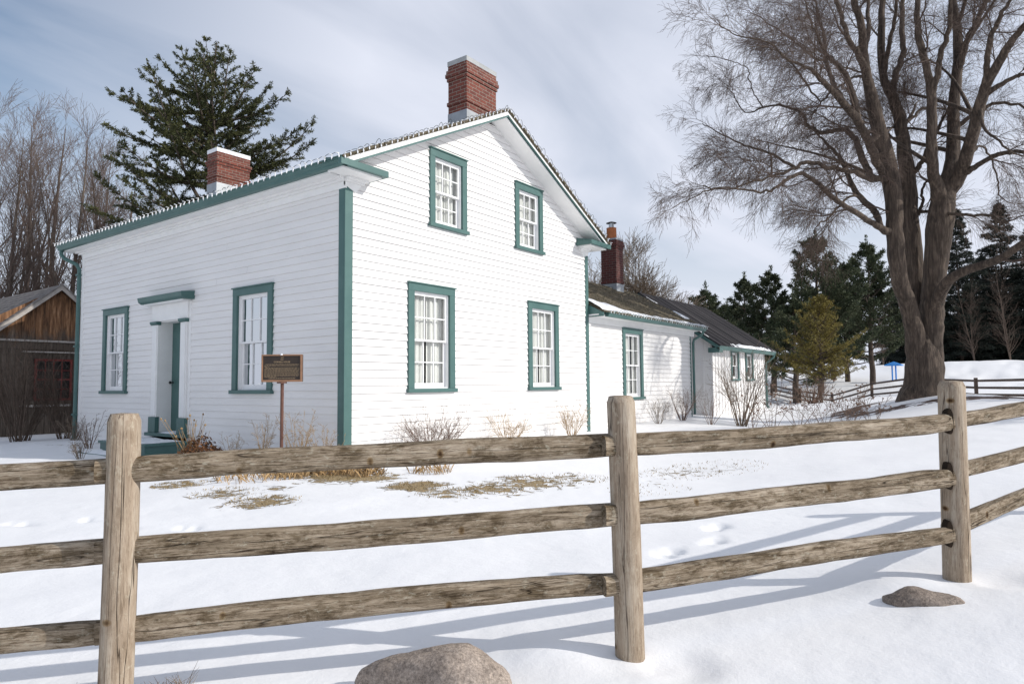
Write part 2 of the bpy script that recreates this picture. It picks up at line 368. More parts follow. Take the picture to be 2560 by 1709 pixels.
def m_bark(name, c, c2, sx=1.0):
    g = NG(name); g.set(Roughness=0.9)
    a = g.noise(g.map('Object', (1*sx, 1*sx, 0.12*sx)), 14, 6, 0.7, 0.3); b = g.noise(g.map('Object'), 0.9, 4, 0.6)
    w = g.ramp(a, 0, [(0.32, tuple(x*0.38 for x in c)), (0.5, c), (0.7, c2)])
    v = g.ramp(b, 0, [(0.3, (0.72,)*3), (0.7, (1.1,)*3)]); g.col(g.mix(1.0, (w, 0), (v, 0), 'MULTIPLY'), 2); g.bump(a, 0, 0.05, 1.0); return g.m
def m_leaf(name, c, c2):
    g = NG(name); g.set(Roughness=0.65); g.b.inputs['Specular IOR Level'].default_value = 0.25
    a = g.noise(g.map('Object'), 1.3, 4, 0.7); b = g.noise(g.map('Object'), 7, 3, 0.6)
    w = g.ramp(a, 0, [(0.35, c), (0.65, c2)]); v = g.ramp(b, 0, [(0.3, (0.6,)*3), (0.7, (1.35,)*3)])
    g.col(g.mix(1.0, (w, 0), (v, 0), 'MULTIPLY'), 2); return g.m
def m_glass():
    g = NG('window_glass'); t = g.n('ShaderNodeBsdfTransparent'); gl = g.n('ShaderNodeBsdfGlossy'); gl.inputs['Roughness'].default_value = 0.03
    gl.inputs['Color'].default_value = (0.62, 0.64, 0.66, 1); t.inputs['Color'].default_value = (0.93, 0.95, 0.94, 1)
    lw = g.n('ShaderNodeFresnel'); lw.inputs['IOR'].default_value = 1.33
    nz = g.noise(g.map('Object'), 3, 2); bp = g.n('ShaderNodeBump'); bp.inputs['Distance'].default_value = 0.01; bp.inputs['Strength'].default_value = 0.3
    g.l(nz, 0, bp, 'Height'); g.l(bp, 0, gl, 'Normal')
    mxs = g.n('ShaderNodeMixShader'); g.l(lw, 0, mxs, 0); g.l(t, 0, mxs, 1); g.l(gl, 0, mxs, 2); g.l(mxs, 0, g.out, 0)
    g.t.nodes.remove(g.b); return g.m
WHITE = m_white_siding(); GREEN = m_green(); SNOW = m_snow(); RSNOW = m_snow_plain()
TRIM = m_simple('white_trim_paint', (0.80, 0.80, 0.79), 0.5, 0.04, 4)
SOFF = m_simple('white_soffit_paint', (0.78, 0.78, 0.77), 0.6, 0.04, 3)
SASH = m_simple('white_sash_paint', (0.82, 0.82, 0.82), 0.5, 0.04, 8)
POSTW = m_fence('weathered_post_wood', True); RAILW = m_fence('weathered_rail_wood', False)
BRICK = m_brick('red_brick', (0.205, 0.056, 0.036), (0.125, 0.035, 0.026), (0.33, 0.28, 0.23))
BRICK2 = m_brick('dark_red_brick', (0.125, 0.032, 0.026), (0.085, 0.024, 0.022), (0.19, 0.145, 0.125))
SHING = m_shingle(); AROOF = m_asphalt_roof(); BARN = m_barn()
METALG = m_simple('grey_flashing', (0.33, 0.35, 0.37), 0.45, 0.15, 5, 0.5, metal=0.3)
CAPG = m_simple('grey_slate_cap', (0.36, 0.37, 0.37), 0.7, 0.15, 5)
CLAY = m_simple('orange_clay_pot', (0.42, 0.15, 0.06), 0.8, 0.15, 9)
DARKM = m_simple('dark_metal', (0.05, 0.05, 0.05), 0.4, 0.1, 5, 0.5, metal=0.6)
STEEL = m_simple('galvanised_steel', (0.5, 0.52, 0.53), 0.3, 0.1, 5, 0.5, metal=0.9)
GLASS = m_glass()
CURT = m_simple('white_curtain_cloth', (0.78, 0.77, 0.75), 0.9, 0.05, 6)
INTER = m_simple('interior_shade', (0.10, 0.09, 0.085), 0.9, 0.2, 1)  # dark colour that carries the shade of the unlit rooms
BLACKK = m_simple('black_iron', (0.02, 0.02, 0.02), 0.4, 0.1, 5)
BRONZE = m_simple('plaque_bronze', (0.032, 0.022, 0.016), 0.5, 0.2, 12, 0.4)
COPPER = m_simple('plaque_copper_edge', (0.30, 0.165, 0.095), 0.5, 0.15, 9, 0.4)
GOLDT = m_simple('raised_lettering', (0.40, 0.29, 0.17), 0.5, 0.1, 9, 0.4)
RUST = m_simple('brown_painted_pole', (0.13, 0.062, 0.045), 0.6, 0.25, 12)
STEMT = m_simple('tan_dry_stem', (0.36, 0.24, 0.12), 0.9, 0.3, 9)
STEMB = m_simple('brown_twig', (0.12, 0.088, 0.068), 0.9, 0.3, 9)
STEMR = m_simple('reddish_twig', (0.17, 0.11, 0.08), 0.9, 0.3, 9)
STEMG = m_simple('greyish_twig', (0.20, 0.155, 0.115), 0.9, 0.3, 9)
BARK = m_bark('grey_brown_bark', (0.088, 0.063, 0.046), (0.20, 0.150, 0.112))
BARKT = m_simple('dark_twig_bark', (0.112, 0.080, 0.064), 0.9, 0.25, 3)
BARKL = m_bark('pale_tree_bark', (0.11, 0.085, 0.066), (0.21, 0.17, 0.135))
TWIGL = m_simple('pale_twigs', (0.125, 0.093, 0.078), 0.9, 0.25, 3)
FENCB = m_simple('dark_brown_fence_wood', (0.105, 0.076, 0.06), 0.85, 0.3, 6)
NEED1 = m_leaf('olive_green_needles', (0.030, 0.040, 0.015), (0.085, 0.088, 0.030))
NEED2 = m_leaf('dark_pine_needles', (0.034, 0.050, 0.024), (0.085, 0.095, 0.048))
NEED3 = m_leaf('blackish_spruce_needles', (0.018, 0.025, 0.020), (0.042, 0.048, 0.034))
NEED4 = m_leaf('golden_green_foliage', (0.13, 0.11, 0.028), (0.26, 0.205, 0.05))
BLUEP = m_simple('blue_paint', (0.05, 0.27, 0.72), 0.5, 0.08, 2)
DEADL = m_simple('dead_brown_leaves', (0.15, 0.07, 0.032), 0.9, 0.35, 12)
BULB = m_simple('frosted_white_bulb', (0.80, 0.82, 0.84), 0.25, 0.03, 5, 0.6)
WIRE = m_simple('dark_green_wire', (0.03, 0.035, 0.03), 0.6, 0.1, 5)
DGRASS = m_simple('dry_lawn_grass', (0.30, 0.225, 0.115), 0.9, 0.45, 4)
MORT = m_simple('mortise_shade_tone', (0.03, 0.022, 0.016), 0.95, 0.2, 9, 0.05)  # near-black that stands in for the shade inside the rail holes
RSHED = m_simple('faded_red_paint', (0.16, 0.035, 0.03), 0.7, 0.2, 8)
GREYW = m_simple('weathered_grey_wood', (0.36, 0.33, 0.30), 0.85, 0.2, 9)
SHEDR = m_simple('grey_old_shingles', (0.17, 0.155, 0.145), 0.9, 0.35, 5)
# ------------------------------------------------------------------ terrain
POST_L, POST_M, POST_R = dep(304, 1034, 2.88), dep(1550, 990, 3.30), dep(2382, 953, 4.05)
DL = Vector((POST_M-POST_L)[:2]+(0,)); 
POST_O = Vector(dep(-560, 1090, 2.80)); POST_Q = dep(2900, 925, 5.55)
CP = []
def cpl(lat, d, z): CP.append((math.atan2(lat, d)*1.6, math.log(math.hypot(lat, d)), z))
def cpw(x, y, z):
    v = np.array([x, y])-CAM[:2]; cpl(v @ RH, v @ FH, z)
cpl(-1.66, 2.9, -.14); cpl(.55, 3.3, -.085); cpl(2.63, 4.05, .05); cpl(-3.4, 2.9, -.18); cpl(4.4, 5.4, .12); cpl(0, 1.2, -.2); cpl(1, 1.8, -.17); cpl(-1, 1.8, -.2)
cpl(0, 6, -.05); cpl(3, 6, .04); cpl(-3, 6, -.06)
for p in [(0, 9.48, .02), (0, 6, .02), (0, 3.1, .02), (0, 0, .05), (3.5, 0, .06), (7.4, 0, .10), (13.8, 0, .16), (15.7, 0, .08), (18, 0, .12), (21.4, 0, .16), (0, 15, -.12), (-6, 14, -.02),
          (-6, 4, -.02), (-3, 0, .0), (3, -4, .02), (10, -4, .12), (15, -4, .22), (7, 9, .1), (20, 6, .1), (14, 8, .1)]: cpw(*p)
cpl(5.2, 8, .22); cpl(12.1, 20, .71); cpl(9, 14, .45); cpl(15, 19, .70); cpl(12, 14, .6); cpl(7, 17, .18)
cpl(21, 31, .42); cpl(21, 40, .06); cpl(21, 45, -.18); cpl(21, 50, -.4); cpl(27, 31, .55); cpl(30, 50, .75); cpl(14, 50, -.5)
cpl(33.7, 80, 2.45); cpl(24, 62, .7); cpl(58, 104, 3.1); cpl(47, 75, 3.05); cpl(56, 75, 3.4); cpl(70, 75, 3.5); cpl(45, 60, 1.9); cpl(36, 70, 1.9); cpl(90, 200, 4.5); cpl(40, 200, 4.5); cpl(0, 60, 0.2); cpl(0, 200, 3)
cpl(-20, 20, 0); cpl(-30, 40, 0); cpl(-60, 100, 1); cpl(-20, 60, 0); cpl(-100, 200, 2)
CPn = np.array(CP)
def ker(r2): return np.sqrt(r2+0.02)
_D = CPn[:, None, :2]-CPn[None, :, :2]; _K = -ker((_D**2).sum(2))
_n = len(CPn); _A = np.zeros((_n+1, _n+1)); _A[:_n, :_n] = _K+np.eye(_n)*-0.01; _A[:_n, _n] = 1; _A[_n, :_n] = 1
_w = np.linalg.solve(_A, np.append(CPn[:, 2], 0))
def gz_arr(X, Y):
    vx, vy = X-CAM[0], Y-CAM[1]; la = vx*RH[0]+vy*RH[1]; dd = vx*FH[0]+vy*FH[1]
    r = np.hypot(la, dd); th = np.clip(np.arctan2(la, dd), -1.2, 1.2)*1.6; lr = np.log(np.clip(r, 1.0, 400))
    z = np.full(X.shape, _w[_n])
    for i in range(_n): z -= _w[i]*ker((th-CPn[i, 0])**2+(lr-CPn[i, 1])**2)
    return z
def gz(x, y): return float(gz_arr(np.array([x]), np.array([y]))[0])
def on_ground(lat, d, dz=0):
    p = plan(lat, d); p.z = gz(p.x, p.y)+dz; return p
ROCK1 = dep(1085, 1668, 2.98); ROCK2 = dep(2330, 1482, 3.72)
def make_ground():
    rr = [0.5]
    while rr[-1] < 16: rr.append(rr[-1]*1.0095)
    while rr[-1] < 900: rr.append(rr[-1]*1.03)
    rr = np.array(rr)
    th = np.concatenate([np.arange(-180, -46, 4.0), np.arange(-46, 46, 0.16), np.arange(46, 180, 4.0)])*math.pi/180
    R_, T_ = np.meshgrid(rr, th, indexing='ij')
    LA, DD = R_*np.sin(T_), R_*np.cos(T_)
    X = CAM[0]+FH[0]*DD+RH[0]*LA; Y = CAM[1]+FH[1]*DD+RH[1]*LA
    Z = gz_arr(X, Y)
    # small wind-blown relief
    nz = np.zeros_like(Z); nr, ntn = Z.shape
    for i in range(nr):
        if rr[i] > 60: a1 = 0.12
        else: a1 = 0.02
        for j in range(ntn):
            x, y = X[i, j], Y[i, j]
            nz[i, j] = a1*mn.noise((x*0.5, y*0.5, 3.1))+(0.012*mn.noise((x*1.6, y*1.6, 1.2))+0.003*mn.noise((x*6, y*6, 8.2)) if rr[i] < 25 else 0)
    Z = Z+nz
    def bump(px, py, rad, h, ex=2.0, p=2):
        d2 = ((X-px)**2+(Y-py)**2)/(rad*rad); return h*np.exp(-d2**(p/2))
    # melt hollows round the posts and rocks, a drift beside them
    for P in (POST_L, POST_M, POST_R, POST_O, POST_Q):
        Z += bump(P.x, P.y, 0.17, -0.015, p=4)
    sx, sy = sdir.x, sdir.y; sl = math.hypot(sx, sy); sx /= sl; sy /= sl
    for P in (POST_M, POST_R):
        Z += bump(P.x+sx*0.25, P.y+sy*0.25, 0.16, -0.035, p=3)
        Z += bump(P.x-sx*0.38, P.y-sy*0.38, 0.26, 0.035)
    pb = plan(-.52, 2.86); Z += bump(pb.x, pb.y, .13, .045)
    pb = plan(2.2, 3.62); Z += bump(pb.x, pb.y, .2, .012)
    # footprints crossing the yard
    fr = random.Random(5); FPS = []; NZ2 = nz*0+1
    def track(a, b, n, w=0.11, rd=0.07, dp=-0.035):
        a = np.array(a, float); b = np.array(b, float); dirn = (b-a)/np.linalg.norm(b-a); nn = np.array([-dirn[1], dirn[0]])
        for k in range(n):
            p = a+(b-a)*k/(n-1)+nn*w*(1 if k % 2 else -1)+np.array([fr.uniform(-.06, .06), fr.uniform(-.06, .06)])
            FPS.append((p[0], p[1], rd*fr.uniform(.8, 1.2), dp*fr.uniform(.6, 1.2), dirn))
    g0 = plan(-4.6, 6.6); g1 = plan(-1.9, 5.9); g2 = plan(1.0, 4.7); g3 = plan(1.6, 5.6)
    track(g0[:2], g1[:2], 6); track(plan(0.9, 4.8)[:2], plan(1.9, 5.9)[:2], 4)
    for (px, py, rd, dp, dr) in FPS:
        ex, ey = X-px, Y-py; al = ex*dr[0]+ey*dr[1]; ac = -ex*dr[1]+ey*dr[0]
        ws = np.sin(X*23+px*9)*np.cos(Y*19+py*5)*.35; q = (al/(rd*1.7))**2+(ac/rd)**2; q = np.clip(q*(1+ws), 0, 30); Z += dp*np.exp(-q**1.3)*(1+.6*np.sin(al*40+px*7))
    # tracks trampled on the hill
    hr = random.Random(9)
    for _ in range(260):
        d = hr.uniform(42, 76); la = d*hr.uniform(0.56, 0.80); p = plan(la, d); rd = hr.uniform(.25, .6)
        Z += bump(p.x, p.y, rd, hr.uniform(-.16, -.05))
    # bare lawn and brown tree ring masks
    B = np.zeros_like(Z); NS = 0
    for (u, v, ru, st) in [(455, 1208, .45, .50), (560, 1228, .55, .44), (660, 1245, .5, .50), (700, 1218, .4, .40), (760, 1188, .55, .52), (850, 1192, .55, .62), (930, 1192, .45, .56), (1035, 1210, .42, .60), (1120, 1225, .6, .44), (1230, 1214, .6, .50),
                           (1330, 1198, .7, .50), (1430, 1190, .6, .42), (1700, 1178, .8, .38), (1790, 1172, .8, .36), (1640, 1200, .5, .36), (520, 1195, .5, .40)]:
        p = hit(u, v, 2, 0.02); B = np.maximum(B, (st+.01)*np.exp(-(((X-p.x)**2+(Y-p.y)**2)/(ru*ru*2.2))))
    for (x, y, ru, st) in [(-.5, 8, 1.2, .42), (-.4, 3, .8, .35), (13, -.6, 1.2, .35), (18, -1.2, 2.2, .40), (15, -2, 1.5, .38), (21, -3, 2, .38), (-.9, .2, .9, .42), (2, -.8, 1.3, .40), (5, -.6, 1.2, .40)]:
        B = np.maximum(B, st*np.exp(-(((X-x)**2+(Y-y)**2)/(ru*ru))))
    MU = np.zeros_like(Z); tp = plan(12.1, 20)
    q = np.hypot(X-tp.x, (Y-tp.y)); MU = np.where(q < 3.4, 0.60*np.exp(-((q-2.2)/.8)**2), 0)  # brown ring on the ground round the big tree
    V = np.stack([X, Y, Z], 2).reshape(-1, 3)
    idx = np.arange(nr*ntn).reshape(nr, ntn); nx = np.roll(idx, -1, axis=1)
    F = np.stack([idx[:-1], idx[1:], nx[1:], nx[:-1]], -1).reshape(-1, 4)
    me = bpy.data.meshes.new('ground'); me.vertices.add(len(V)); me.vertices.foreach_set('co', V.ravel())
    me.loops.add(F.size); me.loops.foreach_set('vertex_index', F.ravel().astype(np.int32)); me.polygons.add(len(F))
    me.polygons.foreach_set('loop_start', np.arange(0, F.size, 4, dtype=np.int32)); me.polygons.foreach_set('loop_total', np.full(len(F), 4, dtype=np.int32))
    me.polygons.foreach_set('use_smooth', np.ones(len(F), bool)); me.update(calc_edges=True)
    for nm, A in (('bare', B), ('brown_ring', MU)):
        at = me.attributes.new(nm, 'FLOAT', 'POINT'); at.data.foreach_set('value', A.ravel().astype(np.float32))
    me.materials.append(SNOW); o = bpy.data.objects.new('ground', me); COL.objects.link(o); tag(o, kind='structure')
    return o
make_ground()

# ------------------------------------------------------------------ farmhouse
HOUSE = empty('farmhouse', (0, 0, 0), 'large white clapboard farmhouse with green trim and three brick chimneys', 'house')
W, L = 7.38, 9.5
ZR, ZE, SL = 6.66, 4.63, (6.66-4.63)/4.09      # roof top: ridge, eave edge, slope
def ztop(x): return ZR-abs(x-3.69)*SL
class Face:
    """a wall plane: 'y' = gable side facing -y (u = x), 'x' = long side facing -x (u = y)"""
    def __init__(s, k, off=0.0): s.k = k; s.off = off
    def P(s, u, o, z): return (u, s.off-o, z) if s.k == 'y' else (s.off-o, u, z)
    def bx(s, mb, u0, u1, o0, o1, z0, z1):
        if s.k == 'y': mb.box(u0, u1, s.off-o1, s.off-o0, z0, z1)
        else: mb.box(s.off-o1, s.off-o0, u0, u1, z0, z1)
def siding(face, ul, ur, z0, z1, holes, name, parent, mat, e=0.123, lap=0.020, seed=1, groove=.0045):
    """lapped clapboards, real wedges, cut round the openings; ul(z), ur(z) give the ends"""
    mb = MB(); r = random.Random(seed); k = 0; z = z0
    while z < z1-1e-4:
        ee = e*(1+r.uniform(-.03, .03)); zt = min(z+ee, z1); lp = lap*r.uniform(.85, 1.15)
        cuts = sorted({z, zt} | {h for q in holes for h in (q[2], q[3]) if z < h < zt})
        for a, b in zip(cuts[:-1], cuts[1:]):
            m_ = (a+b)/2; iv = [(None, None)]; xs = []
            hs = sorted([(q[0], q[1]) for q in holes if q[2] <= m_ <= q[3]])
            segs = []; cur = None
            for h in hs: segs.append((cur, h[0])); cur = h[1]
            segs.append((cur, None))
            oa = 0.003+lp*(1-(a-z)/ee); ob = 0.003+lp*(1-(b-z)/ee)
            for s0, s1 in segs:
                la, lb = (ul(a), ul(b)) if s0 is None else (s0, s0); ra, rb = (ur(a), ur(b)) if s1 is None else (s1, s1)
                if ra <= la: continue
                # board joints
                n = max(1, int((ra-la)/3.6)); 
                fr = [0]+sorted(r.uniform(.15, .85) for _ in range(n-1))+[1]
                for f0, f1 in zip(fr[:-1], fr[1:]):
                    A0, A1 = la+(ra-la)*f0, la+(ra-la)*f1-(0.002 if f1 < 1 else 0); B0, B1 = lb+(rb-lb)*f0, lb+(rb-lb)*f1-(0.002 if f1 < 1 else 0)
                    j = r.uniform(-.0012, .0012)
                    gv = groove if b == zt else 0           # the crevice under the next board
                    mb.quad(face.P(A0, oa+j, a), face.P(A1, oa-j, a), face.P(B1, ob-j, b-gv), face.P(B0, ob+j, b-gv))
                    if gv: mb.quad(face.P(B0, ob+j, b-gv), face.P(B1, ob-j, b-gv), face.P(B1, -.014, b-gv), face.P(B0, -.014, b-gv)); mb.quad(face.P(B0, -.014, b-gv), face.P(B1, -.014, b-gv), face.P(B1, -.014, b), face.P(B0, -.014, b))
                    if a == z: mb.quad(face.P(A0, -0.014, a), face.P(A1, -0.014, a), face.P(A1, oa-j, a), face.P(A0, oa+j, a))
                    if f1 < 1: mb.quad(face.P(A1, oa-j, a), face.P(A1+.002, 0, a), face.P(B1+.002, 0, b), face.P(B1, ob-j, b))
        z = zt
    return mb.build(name, mat, parent)

def window(face, u0, u1, z0, z1, parent, cw=0.135, gap=0.0, seed=0, cols=3, side=0, head=0.15, rows=2, caption=None):
    r = random.Random(seed)
    zi0, zi1 = z0+0.07, z1-head; ui0, ui1 = u0+cw, u1-cw
    f = MB()
    face.bx(f, u0, ui0, 0.0, 0.046, z0+.07, z1-head); face.bx(f, ui1, u1, 0.0, 0.046, z0+.07, z1-head)
    face.bx(f, u0, u1, 0.0, 0.049, z1-head, z1-.022); face.bx(f, u0-.018, u1+.018, 0.0, 0.072, z1-.022, z1)
    w = f.build('window', GREEN, parent, bevel=.003)
    if caption: w['label'] = caption
    s = MB(); face.bx(s, u0-.03, u1+.03, 0.0, 0.082, z0+.004, z0+.07); s.build('sill', GREEN, w, bevel=.004)
    j = MB(); d = -.16
    face.bx(j, ui0, ui0+.02, d, 0.001, zi0, zi1); face.bx(j, ui1-.02, ui1, d, 0.001, zi0, zi1); face.bx(j, ui0+.02, ui1-.02, d, 0.001, zi1-.02, zi1); face.bx(j, ui0+.02, ui1-.02, d, 0.001, zi0, zi0+.02)
    j.build('jamb', SASH, w)
    a0, a1 = ui0+.02, ui1-.02; zz0, zz1 = zi0+.02, zi1-.02; zm = (zz0+zz1)/2
    for (lo, hi, o0, o1, nm) in ((zm-.018, zz1, -.062, -.026, 'sash'), (zz0, zm+.018, -.104, -.068, 'sash')):
        sb = MB(); st = .042; rb = .075 if lo == zz0 else .034; rt = .042 if lo != zz0 else .034
        face.bx(sb, a0, a0+st, o0, o1, lo, hi); face.bx(sb, a1-st, a1, o0, o1, lo, hi)
        face.bx(sb, a0+st, a1-st, o0, o1, lo, lo+rb); face.bx(sb, a0+st, a1-st, o0, o1, hi-rt, hi)
        for c in range(1, cols):
            x = a0+st+(a1-a0-2*st)*c/cols; face.bx(sb, x-.009, x+.009, o0+.008, o1-.002, lo+rb, hi-rt)
        for q in range(1, rows):
            x = lo+rb+(hi-lo-rt-rb)*q/rows; face.bx(sb, a0+st, a1-st, o0+.006, o1-.004, x-.009, x+.009)
        so = sb.build(nm, SASH, w)
        gm = MB(); om = (o0+o1)/2-.004
        gm.quad(face.P(a0+st, om, lo+rb), face.P(a1-st, om, lo+rb), face.P(a1-st, om, hi-rt), face.P(a0+st, om, hi-rt)); gm.build('glass', GLASS, w)
    # curtain cloth in folds
    cm = MB(); n = 60; ph = r.uniform(0, 6); zt_, zb_ = zz1+.02, zz0-.01
    spans = [(a0-.03, (a0+a1)/2-gap/2+side), ((a0+a1)/2+gap/2+side, a1+.03)]
    for (c0, c1) in spans:
        if c1-c0 < .04: continue
        top = []; bot = []
        for i in range(n+1):
            t = i/n; u = c0+(c1-c0)*t; o = -.145+.018*math.sin(t*(c1-c0)*48+ph)+.008*math.sin(t*(c1-c0)*103+ph*2)
            top.append(face.P(u, o, zt_)); bot.append(face.P(u+.012*math.sin(u*9+ph), o*1.0-.006, zb_))
        for i in range(n): cm.quad(bot[i], bot[i+1], top[i+1], top[i])
    cm.build('curtain', CURT, w, smooth=True)
    return (ui0, ui1, zi0, zi1)

gab, lng = Face('y'), Face('x')
winG = [(1.337, 2.521, 1.10, 3.00, .005), (4.864, 6.04, 1.10, 3.00, .012), (1.873, 2.881, 4.048, 5.488, .01), (4.442, 5.455, 4.048, 5.482, .05)]
winL = [(7.099, 8.28, 1.10, 3.00), (1.832, 3.028, 1.10, 3.00)]
caps = ['lower window nearest the house corner with drawn white curtains', 'lower window nearest the wing', 'upper window nearer the corner chimney', 'upper window nearer the wing side eave']
holesG = [window(gab, a, b, c, d, HOUSE, cw=.14 if i < 2 else .13, gap=g, seed=i+3, side=(.0, .02, .05, .12)[i], caption=caps[i]) for i, (a, b, c, d, g) in enumerate(winG)]
holesL = [window(lng, a, b, c, d, HOUSE, gap=(.14, .20)[i], seed=i+20, side=(-.10, -.10)[i]) for i, (a, b, c, d) in enumerate(winL)]
DOOR = (4.83, 5.72, 0.33, 2.55)
siding(gab, lambda z: max(0.13, 3.69-(6.50-z)/SL), lambda z: min(W-.11, 3.69+(6.50-z)/SL), -.25, 6.44, holesG, 'gable_wall', HOUSE, WHITE, seed=2)
siding(lng, lambda z: .12, lambda z: L, -.2, 4.30, holesL+[(4.50, 6.0, .2, 2.95)], 'long_wall', HOUSE, WHITE, seed=3, lap=.014, groove=.002)
# rear and side walls, plain boards, keep the inside dark
mb = MB(); mb.box(W-.02, W, .02, L, -.2, 4.5); mb.box(.02, W, L-.02, L, -.2, 4.5); mb.prism([(.05, 4.5), (W-.05, 4.5), (3.69, 6.3)], 1, L-.02, L)
mb.build('rear_wall', WHITE, HOUSE)
mb = MB(); mb.box(.6, .62, .6, L-.3, -.1, 4.4); mb.box(.6, W-.3, .6, .62, -.1, 4.5); mb.box(1.75, W-1.75, .6, .62, 4.5, 5.5); mb.build('dark_backing', INTER, HOUSE)  # added dark sheets behind the windows, room shade in their colour
# corner boards
mb = MB(); mb.box(-.028, .13, -.028, 0, -.2, 4.34); mb.box(-.028, 0, 0, .125, -.2, 4.34); mb.build('corner_board', GREEN, HOUSE, bevel=.004)
mb = MB(); mb.box(W-.11, W+.028, -.028, 0, -.2, 4.32); mb.box(W, W+.028, 0, .12, 3.6, 4.32); mb.build('corner_board', GREEN, HOUSE, bevel=.004)
mb = MB(); mb.box(-.024, 0, L-.10, L+.03, -.2, 4.30); mb.build('corner_board', TRIM, HOUSE, bevel=.003)
# roof slabs
TH = .045
def zroof(x): return ztop(x)
mb = MB()
mb.prism([(-.42, zroof(-.42)), (-.42, zroof(-.42)-TH), (3.69, ZR-TH), (3.69, ZR)], 1, -.43, L+.42)
mb.prism([(7.80, zroof(7.80)-TH), (7.80, zroof(7.80)), (3.69, ZR+.001), (3.69, ZR-TH)], 1, -.43, L+.42)
roof = mb.build('roof', SHING, HOUSE)
# ragged shingle edge along rakes
mb = MB(); r = random.Random(4)
for side in (-1, 1):
    x = 0.0
    while x < 4.1:
        w_ = r.uniform(.10, .15); xa = 3.69+side*x; xb = 3.69+side*(min(x+w_, 4.12))
        z_a, z_b = ztop(xa), ztop(xb); h = r.uniform(.012, .03); ov = r.uniform(.0, .025)
        mb.add([(xa, -.44-ov, z_a-.02), (xb, -.44-ov, z_b-.02), (xb, .1, z_b-.02), (xa, .1, z_a-.02), (xa, -.44-ov, z_a+h), (xb, -.44-ov, z_b+h*.4), (xb, .1, z_b+h*.4), (xa, .1, z_a+h)],
               [(0, 1, 5, 4), (4, 5, 6, 7), (0, 4, 7, 3), (1, 2, 6, 5), (0, 3, 2, 1), (3, 7, 6, 2)] ); x += w_
mb.build('shingle_edge', SHING, HOUSE)
# rake boards (white) with a green strip below, soffits
def slope_bar(mb, x0, x1, dz0, dz1, y0, y1):
    mb.prism([(x0, ztop(x0)-dz0), (x0, ztop(x0)-dz1), (x1, ztop(x1)-dz1), (x1, ztop(x1)-dz0)], 1, y0, y1)
mb = MB(); slope_bar(mb, -.38, 3.69, TH, .125, -.415, -.37); slope_bar(mb, 3.69, 7.76, TH, .11, -.415, -.37); mb.build('rake_board', TRIM, HOUSE)
mb = MB(); slope_bar(mb, -.36, 3.69, .126, .158, -.425, -.375); slope_bar(mb, 3.69, 7.74, .111, .124, -.425, -.375); mb.build('rake_strip', GREEN, HOUSE)
mb = MB(); slope_bar(mb, -.25, 3.69, .136, .166, -.374, .02); slope_bar(mb, 3.69, 7.63, .136, .166, -.374, .02); mb.build('soffit', SOFF, HOUSE)
# eave cornice of the long side: soffit, bed mould, frieze
mb = MB(); mb.box(-.30, -.0, -.02, L+.38, 4.475, 4.50); mb.box(-.075, 0, -.02, L+.1, 4.405, 4.475); mb.box(-.032, 0, -.032, L+.02, 4.30, 4.405)
mb.box(-.125, -.075, -.02, L+.2, 4.44, 4.475)
mb.build('eave_cornice', TRIM, HOUSE)
mb = MB(); mb.box(7.38, 7.7, -.02, L+.38, 4.475, 4.50); mb.box(7.38, 7.41, .0, L, 4.3, 4.475); mb.build('eave_cornice', TRIM, HOUSE)
# gutters with a rolled profile
def gutter(name, pts_profile, axis, a0, a1, parent, mat=GREEN):
    mb = MB(); mb.prism(pts_profile, axis, a0, a1); return mb.build(name, mat, parent)
gp = [(-.30, 4.62), (-.30, 4.50), (-.38, 4.50), (-.40, 4.525), (-.40, 4.545), (-.425, 4.575), (-.43, 4.605), (-.445, 4.612), (-.445, 4.628), (-.42, 4.628), (-.41, 4.60), (-.33, 4.60)]
gutter('gutter', gp, 1, -.43, L+.46, HOUSE)
gutter('gutter', [(7.38-(p[0]), p[1]) for p in gp][::-1], 1, -.40, L+.4, HOUSE)
# cornice returns on the gable
def creturn(x0, x1, sgn):
    mb = MB(); mb.box(x0, x1, -.44, -.37, 4.50, 4.60); mb.box(x0+.002, x1, -.37, 0.0, 4.585, 4.60)
    mb.prism([(-.44, 4.601), (0.0, 4.601), (0.0, 4.68)], 0, x0+.03 if sgn > 0 else x0+.03, x1-.03)
    xe0, xe1 = (x1-.07, x1) if sgn > 0 else (x0, x0+.07)
    mb.box(xe0, xe1, -.37, -.0, 4.50, 4.584); mb.build('cornice_return', GREEN, HOUSE, bevel=.003)
    mb = MB(); a, b = (x0+.1, x1-.08) if sgn > 0 else (x0+.08, x1-.1)
    mb.box(a, b, -.365, 0, 4.475, 4.53); 
    i0, i1 = (-.03, x1-.13) if sgn > 0 else (x0+.13, W+.03)
    mb.box(i0, i1, -.125, 0, 4.44, 4.474); mb.box(i0, i1-.04 if sgn > 0 else i1, -.075, 0, 4.405, 4.44)
    e0, e1 = (-.032, x1-.2) if sgn > 0 else (x0+.2, W+.032)
    mb.prism([(e0, 4.405), (e0, 4.345), (e0+.01, 4.34), (e1-.12, 4.26), (e1, 4.405)] if sgn > 0 else [(e1, 4.405), (e1, 4.345), (e1-.01, 4.34), (e0+.12, 4.26), (e0, 4.405)][::-1], 1, -.034, 0.0)
    mb.build('return_moulding', TRIM, HOUSE)
creturn(-.445, .50, 1); creturn(6.88, 7.825, -1)
# downspout at the far corner
mb = MB(); mb.tube([(-.35, 9.86, 4.52), (-.35, 9.86, 4.40), (-.30, 9.80, 4.31), (-.10, 9.62, 4.17), (-.06, 9.58, 4.05), (-.06, 9.58, 2.0), (-.06, 9.58, .05)], .045, 10)
for z in (3.9, 2.2, .6): mb.box(-.12, .0, 9.52, 9.64, z, z+.04)
mb.build('downspout', GREEN, HOUSE)

